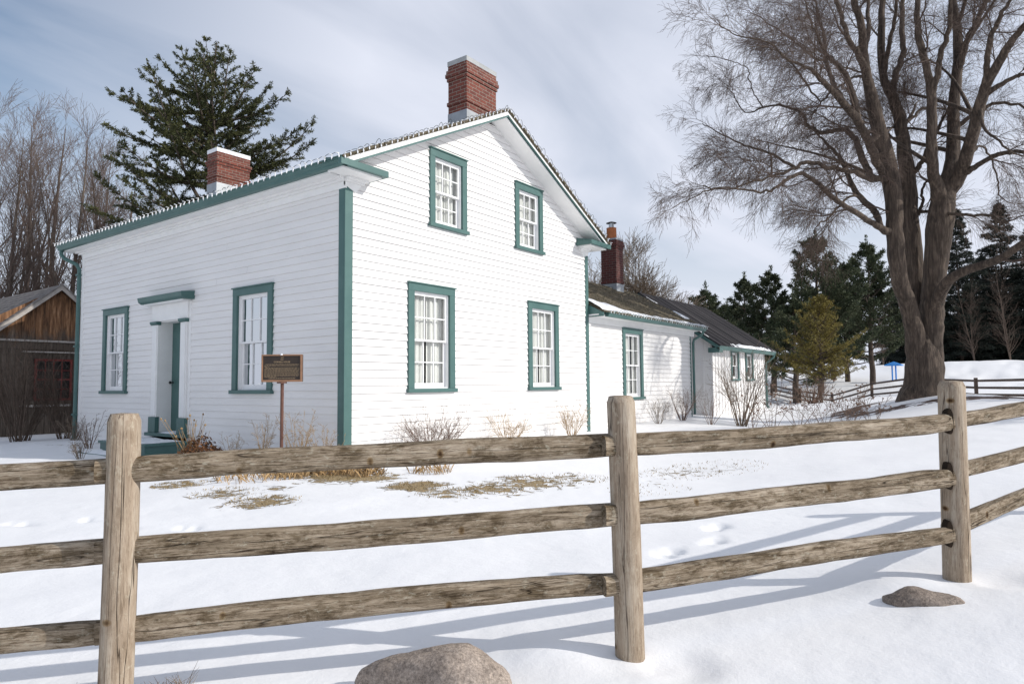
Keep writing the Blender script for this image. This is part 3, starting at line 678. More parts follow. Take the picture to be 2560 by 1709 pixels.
def chimney(parent, x0, x1, y0, y1, z0, z1, mat, base_z, corb, cap, capmat, ledges=(), name='chimney'):
    mb = MB(); zc0, zc1 = corb
    mb.box(x0, x1, y0, y1, base_z, zc0)
    st = [(zc0, .022), (zc0+.075, .045), (zc0+.15, .030), (zc0+.225, .045)][:max(1, int((zc1-zc0)/.075))]
    z = zc0
    for i, (zz, o) in enumerate(st): mb.box(x0-o, x1+o, y0-o, y1+o, z, z+.075); z += .075
    mb.box(x0-.004, x1+.004, y0-.004, y1+.004, z, z1-cap)
    for zl in ledges: mb.box(x0-.022, x1+.022, y0-.022, y1+.022, zl, zl+.072)
    ch = mb.build(name, mat, parent)
    mb = MB(); mb.box(x0-.012, x1+.012, y0-.012, y1+.012, z1-cap+.0015, z1); mb.box(x0+.12, x1-.12, y0+.1, y1-.1, z1, z1+.012); mb.build('chimney_cap', capmat, ch)
    return ch
def flashing(ch, x0, x1, y0, y1, zf):
    mb = MB(); mb.box(x0-.008, x1+.008, y0-.008, y1+.008, zf[0], zf[1]); mb.build('flashing', METALG, ch)
c1 = chimney(roof, 3.25, 4.20, .27, .76, 6.3, 7.79, BRICK, 6.3, (7.37, 7.62), .10, CAPG, ledges=(6.86,)); flashing(c1, 3.25, 4.20, .27, .76, (6.3, 6.70))
c1['label'] = 'brick chimney at the near gable with a grey slab cap'
c2 = chimney(roof, 2.98, 3.96, 8.92, 9.40, 6.3, 7.74, BRICK, 6.3, (7.28, 7.50), .11, RSNOW, ledges=(6.95,)); flashing(c2, 2.98, 3.96, 8.92, 9.40, (6.3, 6.78))
c2['label'] = 'brick chimney at the far end capped with snow'

# door
mb = MB(); mb.box(.25, .30, 4.83, 5.72, .34, 2.55)
for (a, b, c, d) in ((4.93, 5.20, .5, 1.25), (5.35, 5.62, .5, 1.25), (4.93, 5.20, 1.40, 2.38), (5.35, 5.62, 1.40, 2.38)): mb.box(.238, .25, a, b, c, d)
door = mb.build('door', GREEN, HOUSE)
mb = MB(); mb.tube([(.25, 5.65, 1.33), (.20, 5.65, 1.33)], .012, 8); mb.tube([(.205, 5.65, 1.33), (.195, 5.65, 1.33), (.172, 5.65, 1.33), (.16, 5.65, 1.33)], [.012, .03, .032, .015], 10); mb.build('door_knob', BLACKK, door, smooth=True)
mb = MB()
mb.box(-.055, 0.0, 4.59, 4.83, .64, 2.50); mb.box(-.055, 0.0, 5.72, 5.955, .64, 2.50)                 # pilasters
mb.box(-.068, -.055, 4.62, 4.80, .66, 2.46); mb.box(-.068, -.055, 5.75, 5.925, .66, 2.46)
mb.box(0.0, .30, 4.80, 4.83, .33, 2.55); mb.box(0.0, .30, 5.72, 5.75, .33, 2.55); mb.box(0.0, .30, 4.80, 5.75, 2.55, 2.58)
mb.box(-.055, 0.0, 4.57, 5.975, 2.57, 2.90); mb.box(0, .03, 4.48, 4.60, .2, 2.95); mb.box(0, .03, 5.95, 6.02, .2, 2.95)
mb.box(-.02, 0.0, 4.50, 4.59, .2, 2.9); mb.box(-.02, 0.0, 5.955, 6.02, .2, 2.9); mb.box(-.02, 0, 4.5, 6.02, 2.9, 2.96)
mb.build('door_surround', TRIM, HOUSE, bevel=.003)
mb = MB(); mb.box(-.20, 0, 4.50, 6.04, 2.901, 2.925)
mb.build('hood_soffit', TRIM, HOUSE)
mb = MB(); mb.prism([(0.0, 2.926), (-.21, 2.926), (-.27, 2.965), (-.29, 3.05), (-.27, 3.06), (0.0, 3.09)], 1, 4.40, 6.13); mb.build('door_hood', GREEN, HOUSE)
for a, b in ((4.57, 4.85), (5.70, 5.975)): mb = MB(); mb.prism([(0.0, 2.5015), (-.07, 2.5015), (-.10, 2.53), (-.10, 2.569), (0.0, 2.569)], 1, a, b); mb.build('capital', GREEN, HOUSE)
mb = MB(); mb.box(-.085, 0.0, 4.56, 4.85, .33, .639); mb.box(-.085, 0.0, 5.70, 5.985, .33, .639); mb.box(-.13, .25, 4.50, 6.04, .265, .329); mb.build('door_plinth', GREEN, HOUSE, bevel=.004)

# porch steps, a thing that stands against the house
STEP = empty('porch_steps', (-.6, 5.2, 0), 'green wooden steps with snow on them below the front door', 'steps')
mb = MB(); mb.box(-.95, -.135, 4.28, 6.15, .17, .215); mb.box(-.92, -.14, 4.32, 6.12, -.15, .17); mb.build('landing', GREEN, STEP, bevel=.004)
mb = MB(); mb.box(-1.32, -.951, 4.6, 6.15, -.02, .02); mb.box(-1.29, -.951, 4.64, 6.12, -.2, -.02); mb.build('tread', GREEN, STEP, bevel=.004)
def snow_patch(name, x0, x1, y0, y1, zf, th, parent, seed=0, nx=24, ny=24, cut=.25):
    """a thin drift lying on a surface: thickness fades out raggedly at its edge"""
    mb = MB(); vs = []; fs = []
    for i in range(nx+1):
        for j in range(ny+1):
            x = x0+(x1-x0)*i/nx; y = y0+(y1-y0)*j/ny; e = min(i/nx, 1-i/nx, j/ny, 1-j/ny)*4
            h = th*min(1, e)*(1+mn.noise((x*3, y*3, seed))*.7)-cut*th*(1+mn.noise((x*7, y*7, seed+3))*1.4)
            if e == 0: h = -.01
            vs.append((x, y, zf(x, y)+h))
    for i in range(nx):
        for j in range(ny):
            a = i*(ny+1)+j; fs.append((a, a+ny+1, a+ny+2, a+1))
    mb.add(vs, fs); return mb.build(name, RSNOW, parent, smooth=True)
snow_patch('snow', -.94, -.15, 4.32, 6.1, lambda x, y: .215, .05, STEP, 1); snow_patch('snow', -1.31, -.96, 4.62, 6.1, lambda x, y: .02, .05, STEP, 2)
snow_patch('snow', -.12, .24, 4.84, 5.70, lambda x, y: .33, .03, STEP, 5)

# ------------------------------------------------------------------ wing
WX0, WX1, WD = W+.03, 13.80, 4.1
wf = Face('y', .03)
def zw(y): return 2.975+.535*(y+.42) if y < 2.05 else 2.975+.535*(2.05*2-y+.42)
holesW = [window(wf, 9.20, 10.37, 0.80, 2.71, HOUSE, gap=.06, seed=31, side=.2, caption='window of the low wing')]
siding(wf, lambda z: WX0, lambda z: WX1, -.2, 2.70, holesW, 'wing_wall', HOUSE, WHITE, seed=8)
mb = MB(); mb.box(WX1-.02, WX1, .05, WD, -.2, 2.95); mb.box(WX0, WX1, WD-.02, WD, -.2, 2.95); mb.prism([(.05, 2.95), (2.05, 4.05), (WD-.05, 2.95)], 0, WX1-.02, WX1); mb.build('wing_end_wall', WHITE, HOUSE)
mb = MB(); mb.box(W+.1, WX1-.1, .7, .72, 0, 2.8); mb.build('dark_backing', INTER, HOUSE)  # another added dark sheet, shade in its colour, behind the wing window
mb = MB(); mb.box(WX1-.02, WX1+.03, 0.0, .03, -.2, 2.72); mb.box(WX1, WX1+.03, .03, .13, -.2, 2.72); mb.build('corner_board', GREEN, HOUSE, bevel=.003)
mb = MB(); mb.prism([(-.30, 2.875), (-.30, 2.90), (.03, 2.90), (.03, 2.70), (-.01, 2.70), (-.02, 2.86)], 0, WX0, WX1+.28); mb.build('wing_cornice', TRIM, HOUSE)
wg = [(p[0]+.0, p[1]-1.645) for p in gp]
gutter('gutter', wg, 0, 7.72, 14.12, HOUSE)
mb = MB(); mb.prism([(-.42, 2.84), (-.42, 2.93), (-.05, 3.12), (0.0, 3.12), (0.0, 2.84)], 0, 7.42, 7.46); mb.build('wing_verge_board', GREEN, HOUSE)
mb = MB(); mb.tube([(13.95, -.36, 2.86), (13.95, -.36, 2.80), (13.92, -.30, 2.72), (13.86, -.10, 2.60), (13.86, -.06, 2.50), (13.86, -.06, .25)], .04, 10); mb.build('downspout', GREEN, HOUSE)
# shingle courses, each a real lapped strip of small shingles
mb = MB(); r = random.Random(12); yy = -.44; row = 0
while yy < 2.05:
    y2 = min(yy+.125, 2.06); x = WX0-.03-r.uniform(0, .1)
    while x < 14.12:
        w_ = r.uniform(.09, .19); xb = min(x+w_, 14.12); xa = max(x, WX0); h = r.uniform(.014, .026); sk = r.uniform(-.008, .008)
        if xb > xa+.01:
            mb.add([(xa, yy+sk, zw(yy)-.02), (xb-.006, yy+sk, zw(yy)-.02), (xa, yy+sk, zw(yy)+h), (xb-.006, yy+sk, zw(yy)+h), (xa, y2+.02, zw(y2)+.004), (xb-.006, y2+.02, zw(y2)+.004)],
                   [(0, 1, 3, 2), (2, 3, 5, 4), (0, 2, 4), (1, 5, 3)])
        x += w_
    yy = y2; row += 1
mb.prism([(-.40, zw(-.40)-.03), (2.05, zw(2.05)-.03), (2.05, zw(2.05)-.001), (-.40, zw(-.40)-.001)], 0, WX0, 14.11)
mb.prism([(2.051, zw(2.05)-.03), (4.5, zw(4.5)-.03), (4.5, zw(4.5)+.02), (2.051, zw(2.05)+.02)], 0, WX0, 14.11)
wroof = mb.build('wing_roof', SHING, HOUSE)
mb = MB(); mb.prism([(-.42, zw(-.42)-.03), (2.05, zw(2.05)-.031), (2.05, zw(2.05)-.14), (-.38, zw(-.42)-.10)], 0, 14.06, 14.10); mb.build('wing_rake_board', GREEN, HOUSE)
c3 = chimney(wroof, 12.33, 12.80, 1.80, 2.34, 3.9, 5.86, BRICK2, 3.9, (5.55, 5.78), .05, METALG, ledges=(4.42,)); flashing(c3, 12.33, 12.80, 1.80, 2.34, (3.9, 4.40))
c3['label'] = 'dark brick chimney on the wing with a clay pot'
mb = MB(); mb.tube([(12.56, 2.07, 5.87), (12.56, 2.07, 6.0), (12.56, 2.07, 6.20), (12.56, 2.07, 6.24)], [.165, .165, .158, .165], 18); mb.build('chimney_pot', CLAY, c3, smooth=False)
mb = MB(); mb.tube([(12.56, 2.07, 6.24), (12.56, 2.07, 6.40)], .085, 14); mb.build('flue_pipe', STEEL, c3)
mb = MB(); mb.tube([(12.56, 2.07, 6.40), (12.56, 2.07, 6.41), (12.56, 2.07, 6.46)], [.17, .17, .03], 18); mb.build('flue_hood', DARKM, c3)
# snow left on the wing roof
def roof_snow(x0, x1, s0f, s1f, n, th, seed, parent):
    mb = MB(); vs = []; m = 8
    for i in range(n+1):
        x = x0+(x1-x0)*i/n; a, b = s0f(x), s1f(x)+.10*mn.noise((x*2.2, seed, 0))+.07*mn.noise((x*9, seed, 4)); b = max(b, a+.01)
        for j in range(m+1):
            t = j/m; y = a+(b-a)*t; h = th*(4*t*(1-t))**.5*(.7+.6*mn.noise((x*4, y*4, seed))); vs.append((x, y, zw(y)+(h+.022 if 0 < j < m else .004)))
    fs = []
    for i in range(n):
        for j in range(m): q = i*(m+1)+j; fs.append((q, q+m+1, q+m+2, q+1))
    mb.add(vs, fs); mb.build('snow', RSNOW, parent, smooth=True)
roof_snow(7.42, 14.1, lambda x: -.44, lambda x: -.44+max(.10, .95-(x-7.4)*.42 if x < 9.3 else .17-(x-9.3)*.012), 160, .035, 1, wroof)
roof_snow(7.42, 10.2, lambda x: 1.78+.0*x, lambda x: 2.04, 60, .03, 3, wroof)
roof_snow(13.55, 14.09, lambda x: .1, lambda x: .1+max(0, (x-13.55))*1.1, 30, .03, 6, wroof)

# ------------------------------------------------------------------ outbuilding with board and batten walls
OUT = empty('outbuilding', (18.5, 2.5, 0), 'low white board and batten outbuilding with dark streaked roof beyond the wing', 'outbuilding')
OX0, OX1, OD = 15.66, 21.45, 5.0
def zo(y): return 2.45+.686*(y+.40) if y < 2.5 else 2.45+.686*(5.0-y+.40)
of = Face('y'); 
hO = [window(of, 17.43, 18.33, 1.30, 2.40, OUT, cw=.12, gap=.3, seed=41, cols=2, head=.09, rows=1, side=.2, caption='window nearer the wing'),
      window(of, 19.09, 20.0, 1.30, 2.40, OUT, cw=.12, gap=.3, seed=42, cols=2, head=.09, rows=1, side=.2, caption='window nearer the end corner')]
mb = MB(); xs = [OX0]; holes = sorted(hO)
def bb(mb, x0, x1, z0, z1): mb.box(x0, x1, 0.0, .03, z0, z1)
bb(mb, OX0, holes[0][0], -.2, 2.46); bb(mb, holes[0][0], holes[0][1], -.2, holes[0][2]); bb(mb, holes[0][0], holes[0][1], holes[0][3], 2.46)
bb(mb, holes[0][1], holes[1][0], -.2, 2.46); bb(mb, holes[1][0], holes[1][1], -.2, holes[1][2]); bb(mb, holes[1][0], holes[1][1], holes[1][3], 2.46); bb(mb, holes[1][1], OX1, -.2, 2.46)
x = OX0
while x < OX1+.01:
    inw = [h for h in ((17.43, 18.33), (19.09, 20.0)) if h[0]-.03 < x < h[1]+.03]
    mb.box(x-.025, x+.025, -.022, 0, -.2, 1.29 if inw else 2.44); x += .29
mb.build('front_wall', WHITE, OUT)
mb = MB(); mb.prism([(0.04, -.2), (OD, -.2), (OD, 2.45), (2.5, 4.25), (0.04, 2.65)], 0, OX0, OX0+.03)
y = .0
while y < OD:
    mb.box(OX0-.022, OX0, y, y+.05, -.2, zo(y if y < 2.5 else y+.05)-.2); y += .3
mb.prism([(0.04, -.2), (OD, -.2), (OD, 2.45), (2.5, 4.25), (0.04, 2.65)], 0, OX1-.03, OX1); mb.box(OX0, OX1, OD-.03, OD, -.2, 2.45); mb.build('end_wall', WHITE, OUT)
mb = MB(); mb.prism([(-.40, zo(-.40)), (2.5, zo(2.5)), (2.5, zo(2.5)+.05), (-.42, zo(-.42)+.05)], 0, 15.28, 21.78); mb.prism([(2.501, zo(2.5)), (5.4, zo(5.4)), (5.4, zo(5.4)+.05), (2.501, zo(2.5)+.05)], 0, 15.28, 21.78)
k = 15.8
while k < 21.7: mb.prism([(-.41, zo(-.40)+.05), (2.5, zo(2.5)+.05), (2.5, zo(2.5)+.062), (-.41, zo(-.40)+.062)], 0, k, k+.02); k += .62
oroof = mb.build('roof', AROOF, OUT)
mb = MB()
for x0 in (15.30, 21.72): mb.prism([(-.40, zo(-.40)-.14), (2.5, zo(2.5)-.15), (2.5, zo(2.5)-.002), (-.40, zo(-.40)-.002)], 0, x0, x0+.035); mb.prism([(2.501, zo(2.5)-.15), (5.4, zo(5.4)-.15), (5.4, zo(5.4)-.002), (2.501, zo(2.5)-.002)], 0, x0, x0+.035)
mb.box(15.30, 15.66, -.38, 0, 2.24, 2.40); mb.box(15.337, 21.715, -.33, -.30, 2.36, 2.45); mb.build('rake_board', GREEN, OUT)
gutter('gutter', [(p[0]+.03, p[1]-2.17) for p in gp], 0, 15.34, 21.80, OUT)
mb = MB(); mb.box(15.7, 21.6, -.30, 0, 2.37, 2.385); mb.build('soffit', SOFF, OUT)
mb = MB(); mb.tube([(21.68, -.34, 2.34), (21.68, -.34, 2.26), (21.62, -.2, 2.12), (21.50, -.07, 2.02), (21.50, -.07, .30), (21.56, -.12, .18), (21.70, -.25, .15)], .04, 10); mb.build('downspout', GREEN, OUT)
snow_patch('snow', 16.2, 21.6, -.44, -.26, lambda x, y: zo(y)+.05, .05, oroof, 8, 120, 6, .5)
snow_patch('snow', 15.3, 15.5, -.3, 2.4, lambda x, y: zo(y)+.05, .03, oroof, 12, 6, 50, .7)

# ------------------------------------------------------------------ weathered shed behind the house
SHED = empty('wooden_shed', (1.4, 15, -.1), 'old dark wooden shed with gable boards coloured sunlit orange behind the house', 'shed')
SY, AX, AZ, SS = 15.0, 1.445, 4.35, .87/1.0
SS = (4.349-3.094)/(1.445-.003)
def zs(x): return AZ-abs(x-AX)*SS
mb = MB(); r = random.Random(3); x = -1.6
while x < 4.4:
    w_ = r.uniform(.13, .22); o = r.uniform(0, .018); xb = x+w_-.008
    if abs(x-AX) < 3.0: mb.prism([(x, 2.68-r.uniform(0, .02)), (xb, 2.68), (xb, max(2.7, zs(xb)-.12)), (x, max(2.7, zs(x)-.12))] if not (x < AX < xb) else [(x, 2.68), (xb, 2.68), (xb, zs(xb)-.12), (AX, zs(AX)-.12), (x, zs(x)-.12)], 1, SY-o-.02, SY-o)
    x += w_
mb.box(-1.6, 4.4, SY+.001, SY+.03, 2.4, 2.9); mb.prism([(-1.4, 2.5), (4.3, 2.5), (AX, AZ-.1)], 1, SY+.002, SY+.03)
mb.build('gable_boards', BARN, SHED)
mb = MB(); x = -1.6; wx0, wx1, wz0, wz1 = .90, 1.90, .88, 2.12
while x < 4.4:
    w_ = r.uniform(.14, .24); o = r.uniform(0, .02); xb = x+w_-.01
    if xb < wx0 or x > wx1: mb.box(x, xb, SY+.03-o, SY+.05, -.4, 2.66)
    else: mb.box(x, xb, SY+.03-o, SY+.05, -.4, wz0); mb.box(x, xb, SY+.03-o, SY+.05, wz1, 2.66)
    x += w_
mb.box(-1.6, wx0-.02, SY+.051, SY+.08, -.4, 2.66); mb.box(wx1+.02, 4.4, SY+.051, SY+.08, -.4, 2.66); mb.box(wx0-.02, wx1+.02, SY+.051, SY+.08, -.4, wz0-.02); mb.box(wx0-.02, wx1+.02, SY+.051, SY+.08, wz1+.02, 2.66)
mb.build('lower_wall', BARN, SHED)
mb = MB(); mb.box(-1.6, 4.4, SY-.05, SY+.02, 2.62, 2.675); mb.box(.55, 3.0, SY-.16, SY+.02, 2.30, 2.335); mb.box(.5, 3.0, SY-.03, SY+.01, .70, .76); mb.build('ledge_board', GREYW, SHED)
mb = MB(); mb.box(-1.6, -.02, SY-.09, SY-.051, 2.64, 2.68); mb.build('snow', RSNOW, SHED)
mb = MB()
for a, b, c, d in ((wx0, wx0+.06, wz0, wz1), (wx1-.06, wx1, wz0, wz1), (wx0+.06, wx1-.06, wz0, wz0+.06), (wx0+.06, wx1-.06, wz1-.06, wz1), (wx0+.06, wx1-.06, 1.48, 1.53)): mb.box(a, b, SY+.0, SY+.04, c, d)
for i in range(1, 4): x = wx0+.06+(wx1-wx0-.12)*i/4; mb.box(x-.012, x+.012, SY+.01, SY+.03, wz0+.06, wz1-.06)
for i in (1, 3): z = wz0+.06+(wz1-wz0-.12)*i/4; mb.box(wx0+.06, wx1-.06, SY+.012, SY+.028, z-.012, z+.012)
wn_ = mb.build('window', RSHED, SHED); mb = MB(); mb.quad((wx0, SY+.03, wz0), (wx1, SY+.03, wz0), (wx1, SY+.03, wz1), (wx0, SY+.03, wz1)); mb.build('glass', GLASS, wn_)
mb = MB(); mb.box(wx0-.3, wx1+.3, SY+.5, SY+.52, wz0-.3, wz1+.3); mb.build('shed_backing', INTER, SHED)  # added dark sheet behind the shed window, shade put in its colour
mb = MB(); LB = SY+5.6
for sg in (-1, 1):
    n = 22
    for i in range(n):
        xa = AX+sg*2.95*(i+1)/n; xb = AX+sg*2.95*i/n
        mb.prism([(xa, zs(xa)+.03), (xb, zs(xb)+.012), (xb, zs(xb)-.02), (xa, zs(xa)-.02)], 1, SY-.32, LB)
sr = mb.build('roof', SHEDR, SHED)
mb = MB()
for sg in (-1, 1): mb.prism([(AX, AZ-.021), (AX+sg*2.95, zs(AX+2.95)-.021), (AX+sg*2.95, zs(AX+2.95)-.16), (AX, AZ-.16)], 1, SY-.30, SY-.26)
mb.build('barge_board', GREYW, SHED)
mb = MB(); mb.box(-1.3, -1.25, SY+.1, LB-.1, -.4, 2.2); mb.box(4.1, 4.15, SY+.1, LB-.1, -.4, 2.2); mb.box(-1.3, 4.1, LB-.2, LB-.15, -.4, 2.6); mb.build('side_wall', BARN, SHED)
# ------------------------------------------------------------------ split rail fence in the foreground
FENCE = empty('rail_fence', (POST_M.x, POST_M.y, gz(POST_M.x, POST_M.y)), 'weathered three rail wooden fence with thick posts running across the snow in front', 'fence')
FL = Vector(FENCE.location)
def make_post(top, zb, rad, seed, holes_z, rail_dir, label=None):
    """round post, grain along Z, chamfered top, left uncut; dark discs stand in for the shaded rail holes"""
    r = random.Random(seed); n = 40; H = top.z-zb; m = 46; mb = MB(); vs = []; fs = []
    for i in range(m+1):
        z = -H+H*i/m
        for j in range(n):
            a = 2*math.pi*j/n
            q = rad*(1.0+.05*(-z/H))*(1+.045*mn.noise((math.cos(a)*1.1+seed, math.sin(a)*1.1, z*.9))+.022*mn.noise((math.cos(a)*4+seed, math.sin(a)*4, z*2.2))+.012*mn.noise((math.cos(a)*14+seed, math.sin(a)*14, z*.7)))
            if z > -.028: q *= 1-.17*((z+.028)/.028)
            vs.append((q*math.cos(a)+.012*math.sin(z*1.3+seed), q*math.sin(a), z+(.004*mn.noise((a, seed, 2)) if i == m else 0)))
    for i in range(m):
        for j in range(n): k = (j+1) % n; fs.append((i*n+j, i*n+k, (i+1)*n+k, (i+1)*n+j))
    c = len(vs); vs.append((0, 0, .004)); 
    for j in range(n): fs.append((m*n+j, m*n+(j+1) % n, c))
    mb.add(vs, fs); o = mb.build('post', POSTW, FENCE, smooth=True, local=True); o.location = top-FL
    return o
def make_rail(a, b, h0, h1, w, seed, ext0=.0, ext1=.0, tap0=True, tap1=True):
    a = Vector(a); b = Vector(b); d = (b-a); Ln = d.length; dn = d/Ln; a = a-dn*ext0; b = b+dn*ext1; Ln = (b-a).length; c = (a+b)/2
    n = 36; m = 90; vs = []; fs = []; r = random.Random(seed); ph = r.uniform(0, 9); bow = r.uniform(-.016, .022)
    for i in range(m+1):
        t = i/m; x = -Ln/2+Ln*t; hh = h0+(h1-h0)*t; ww = w
        e = 1.0
        if tap0 and t*Ln < .22: e = min(e, .90+.10*(t*Ln/.22)); ww *= .60+.40*(t*Ln/.22)
        if tap1 and (1-t)*Ln < .22: e = min(e, .90+.10*((1-t)*Ln/.22)); ww *= .62+.38*((1-t)*Ln/.22)
        zc = bow*4*t*(1-t)+.007*mn.noise((x*1.7+ph, 0, 0)); yc = .008*mn.noise((x*1.3+ph, 5, 0))
        for j in range(n):
            an = 2*math.pi*j/n; ca, sa = math.cos(an), math.sin(an); p = 2/3.3
            q = .97+.11*mn.noise((x*1.6+ph, ca*.9, sa*.9))+.05*mn.noise((x*6+ph, ca*2.2, sa*2.2))+.035*mn.noise((x*2.5+ph, ca*7, sa*7))
            vs.append((x, yc+ww/2*q*math.copysign(abs(ca)**p, ca), zc+hh/2*e*q*math.copysign(abs(sa)**p, sa)))
    for i in range(m):
        for j in range(n): k = (j+1) % n; fs.append((i*n+j, (i+1)*n+j, (i+1)*n+k, i*n+k))
    fs.append(tuple(range(n))[::-1]); fs.append(tuple(m*n+j for j in range(n)))
    mb = MB(); mb.add(vs, fs); o = mb.build('rail', RAILW, FENCE, smooth=True, local=True)
    for p in o.data.polygons[-2:]: p.use_smooth = False
    X = dn; Y = Vector((0, 0, 1)).cross(X).normalized(); Z = X.cross(Y)
    o.rotation_euler = Matrix((X, Y, Z)).transposed().to_euler(); o.location = c-FL
    return o
gL, gM, gR = [gz(p.x, p.y) for p in (POST_L, POST_M, POST_R)]
DPL, DPM, DPR = 2.88, 3.30, 4.05
bM = dep(1569, 1638, DPM); bR = dep(2389, 1450, DPR)
def lean(o, top, bot):      # lean the post so that its foot stands where it meets the snow
    v = (Vector(top)-Vector(bot)).normalized(); o.rotation_euler = v.to_track_quat('Z', 'Y').to_euler()
pO = make_post(Vector((POST_O.x, POST_O.y, 1.05)), -.35, .066, 1, [], None)
pL = make_post(POST_L, -.30, .063, 2, [], None)
pM = make_post(POST_M, -.25, .068, 3, [], None); lean(pM, POST_M, bM)
pR = make_post(POST_R, -.12, .071, 4, [], None); lean(pR, POST_R, bR)
pQ = make_post(Vector((POST_Q.x, POST_Q.y, 1.42)), .0, .07, 5, [], None)
# rail axis heights seen at each post (photo rows): three rails per bay
def bay(A, B, seeds, ext1=.06, wd=.082):
    for i in range(3):
        (u0, v0, h0, d0), (u1, v1, h1, d1) = A[i], B[i]
        make_rail(dep(u0, v0, d0), dep(u1, v1, d1), h0*d0/F_PX, h1*d1/F_PX, wd, seeds[i], .118, ext1)
bay([(-560, 1226, 62, 2.78), (-560, 1452, 58, 2.78), (-560, 1652, 62, 2.78)], [(290, 1177, 66, 2.91), (290, 1377, 64, 2.91), (290, 1580, 60, 2.91)], (11, 12, 13))
bay([(318, 1174, 65, 2.868), (318, 1372, 67, 2.868), (318, 1574, 66, 2.868)], [(1540, 1113, 61, 3.325), (1540, 1282, 62, 3.325), (1540, 1458, 55, 3.325)], (21, 22, 23))
bay([(1565, 1111, 57, 3.29), (1565, 1283, 58, 3.29), (1565, 1458, 56, 3.29)], [(2368, 1055, 48, 4.0), (2368, 1193, 49, 4.0), (2368, 1336, 43, 4.0)], (31, 32, 33))
bay([(2390, 1050, 38, 4.10), (2390, 1178, 37, 4.10), (2390, 1314, 42, 4.10)], [(2900, 955, 30, 5.55), (2900, 1030, 30, 5.55), (2900, 1100, 30, 5.55)], (41, 42, 43), wd=.075)
# dark mortise discs on the right post: the rail holes' shade put into colour
def mortise_shade(P, u, v, d, h, nx, r_):
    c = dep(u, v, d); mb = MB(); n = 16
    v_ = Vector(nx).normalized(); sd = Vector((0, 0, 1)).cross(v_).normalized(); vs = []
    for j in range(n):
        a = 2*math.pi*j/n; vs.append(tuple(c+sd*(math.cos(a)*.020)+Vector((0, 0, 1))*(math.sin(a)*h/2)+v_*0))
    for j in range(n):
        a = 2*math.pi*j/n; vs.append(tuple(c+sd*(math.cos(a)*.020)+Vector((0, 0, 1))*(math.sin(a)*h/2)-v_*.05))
    mb.add(vs, [tuple(range(n))]+[(j, (j+1) % n, n+(j+1) % n, n+j) for j in range(n)]); mb.build('mortise_shade', MORT, FENCE)
for v, h in ((1053, 64), (1190, 68), (1335, 66)): mortise_shade(pR, 2376, v, 3.977, h*3.97/F_PX, tuple(-fwd), 0)

# ------------------------------------------------------------------ rocks
def rock(name, prof, depth0, depth1, label, mat, seed, dz=0):
    """prof: (u, v_top) outline in photo pixels at mid depth -> a solid boulder sunk in the snow"""
    pass
def boulder(c, lx, ly, lz, rot, seed, label, mat, shape):
    mb = MB(); n = 72; m = 36; vs = []; fs = []
    for i in range(m+1):
        ph = math.pi*i/m
        for j in range(n):
            th = 2*math.pi*j/n; x, y, z = math.sin(ph)*math.cos(th), math.sin(ph)*math.sin(th), math.cos(ph)
            k = 1+.16*mn.noise((x*1.3+seed, y*1.3, z*1.3))+.05*mn.noise((x*4+seed, y*4, z*4))+.02*mn.noise((x*11+seed, y*11, z*11))
            zz = z*abs(z)**-.15 if abs(z) > 1e-3 else z
            X, Y, Z = shape(x*k, y*k, zz*k); vs.append((X*lx, Y*ly, Z*lz))
    for i in range(m):
        for j in range(n): k = (j+1) % n; fs.append((i*n+j, (i+1)*n+j, (i+1)*n+k, i*n+k))
    mb.add(vs, fs); o = mb.build('boulder', mat, None, smooth=True); o.location = c; o.rotation_euler = (0, 0, rot)
    return tag(o, label, 'rock')
ROCKA = m_rock('tan_granite', (0.38, 0.32, 0.272)); ROCKB = m_rock('grey_brown_stone', (0.27, 0.225, 0.19))
va = math.atan2(RH[1], RH[0])
def sh1_old(x, y, z):      # tall rounded right half, long low tail to the left with a ridge
    t = (x+1)/2; h = .42+.62/(1+math.exp(-(x-.02)*7)); yy = y*(.70+.30*t)-.10*(1-t)
    return x+.04*z, yy+(.0 if x > 0 else .12*x), z*h-(.16*max(0, -x))
def sh1(x, y, z):      # a long ledge at the back left, a broad rounded body swelling forward to the right
    s = 1/(1+math.exp(-(x+.05)*5)); h = .80+.22*s-.55*max(0, -x-.55)-.35*max(0, x-.40)
    return x, (y*(.42+.62*s))+.42*(1-s)-.10*s, (z if z < 0 else z**.85)*h
g1 = gz(ROCK1.x, ROCK1.y)
c = plan(-.35, 3.03); c.z = gz(c.x, c.y)-.01
boulder(c, .375, .19, .222, va, 3.0, 'large rounded tan boulder in the snow below the fence', ROCKA, sh1)
def sh2(x, y, z): return x, y-.35*(x if x > 0 else 0), z*(.95+.18*math.sin(x*4.4+2.6))+(.05 if z > 0 else 0)
c = plan(2.215, 3.80); c.z = gz(c.x, c.y)+.0
boulder(c, .185, .10, .062, va-.10, 8.0, 'small flat grey brown stone in the snow before the right fence post', ROCKB, sh2)

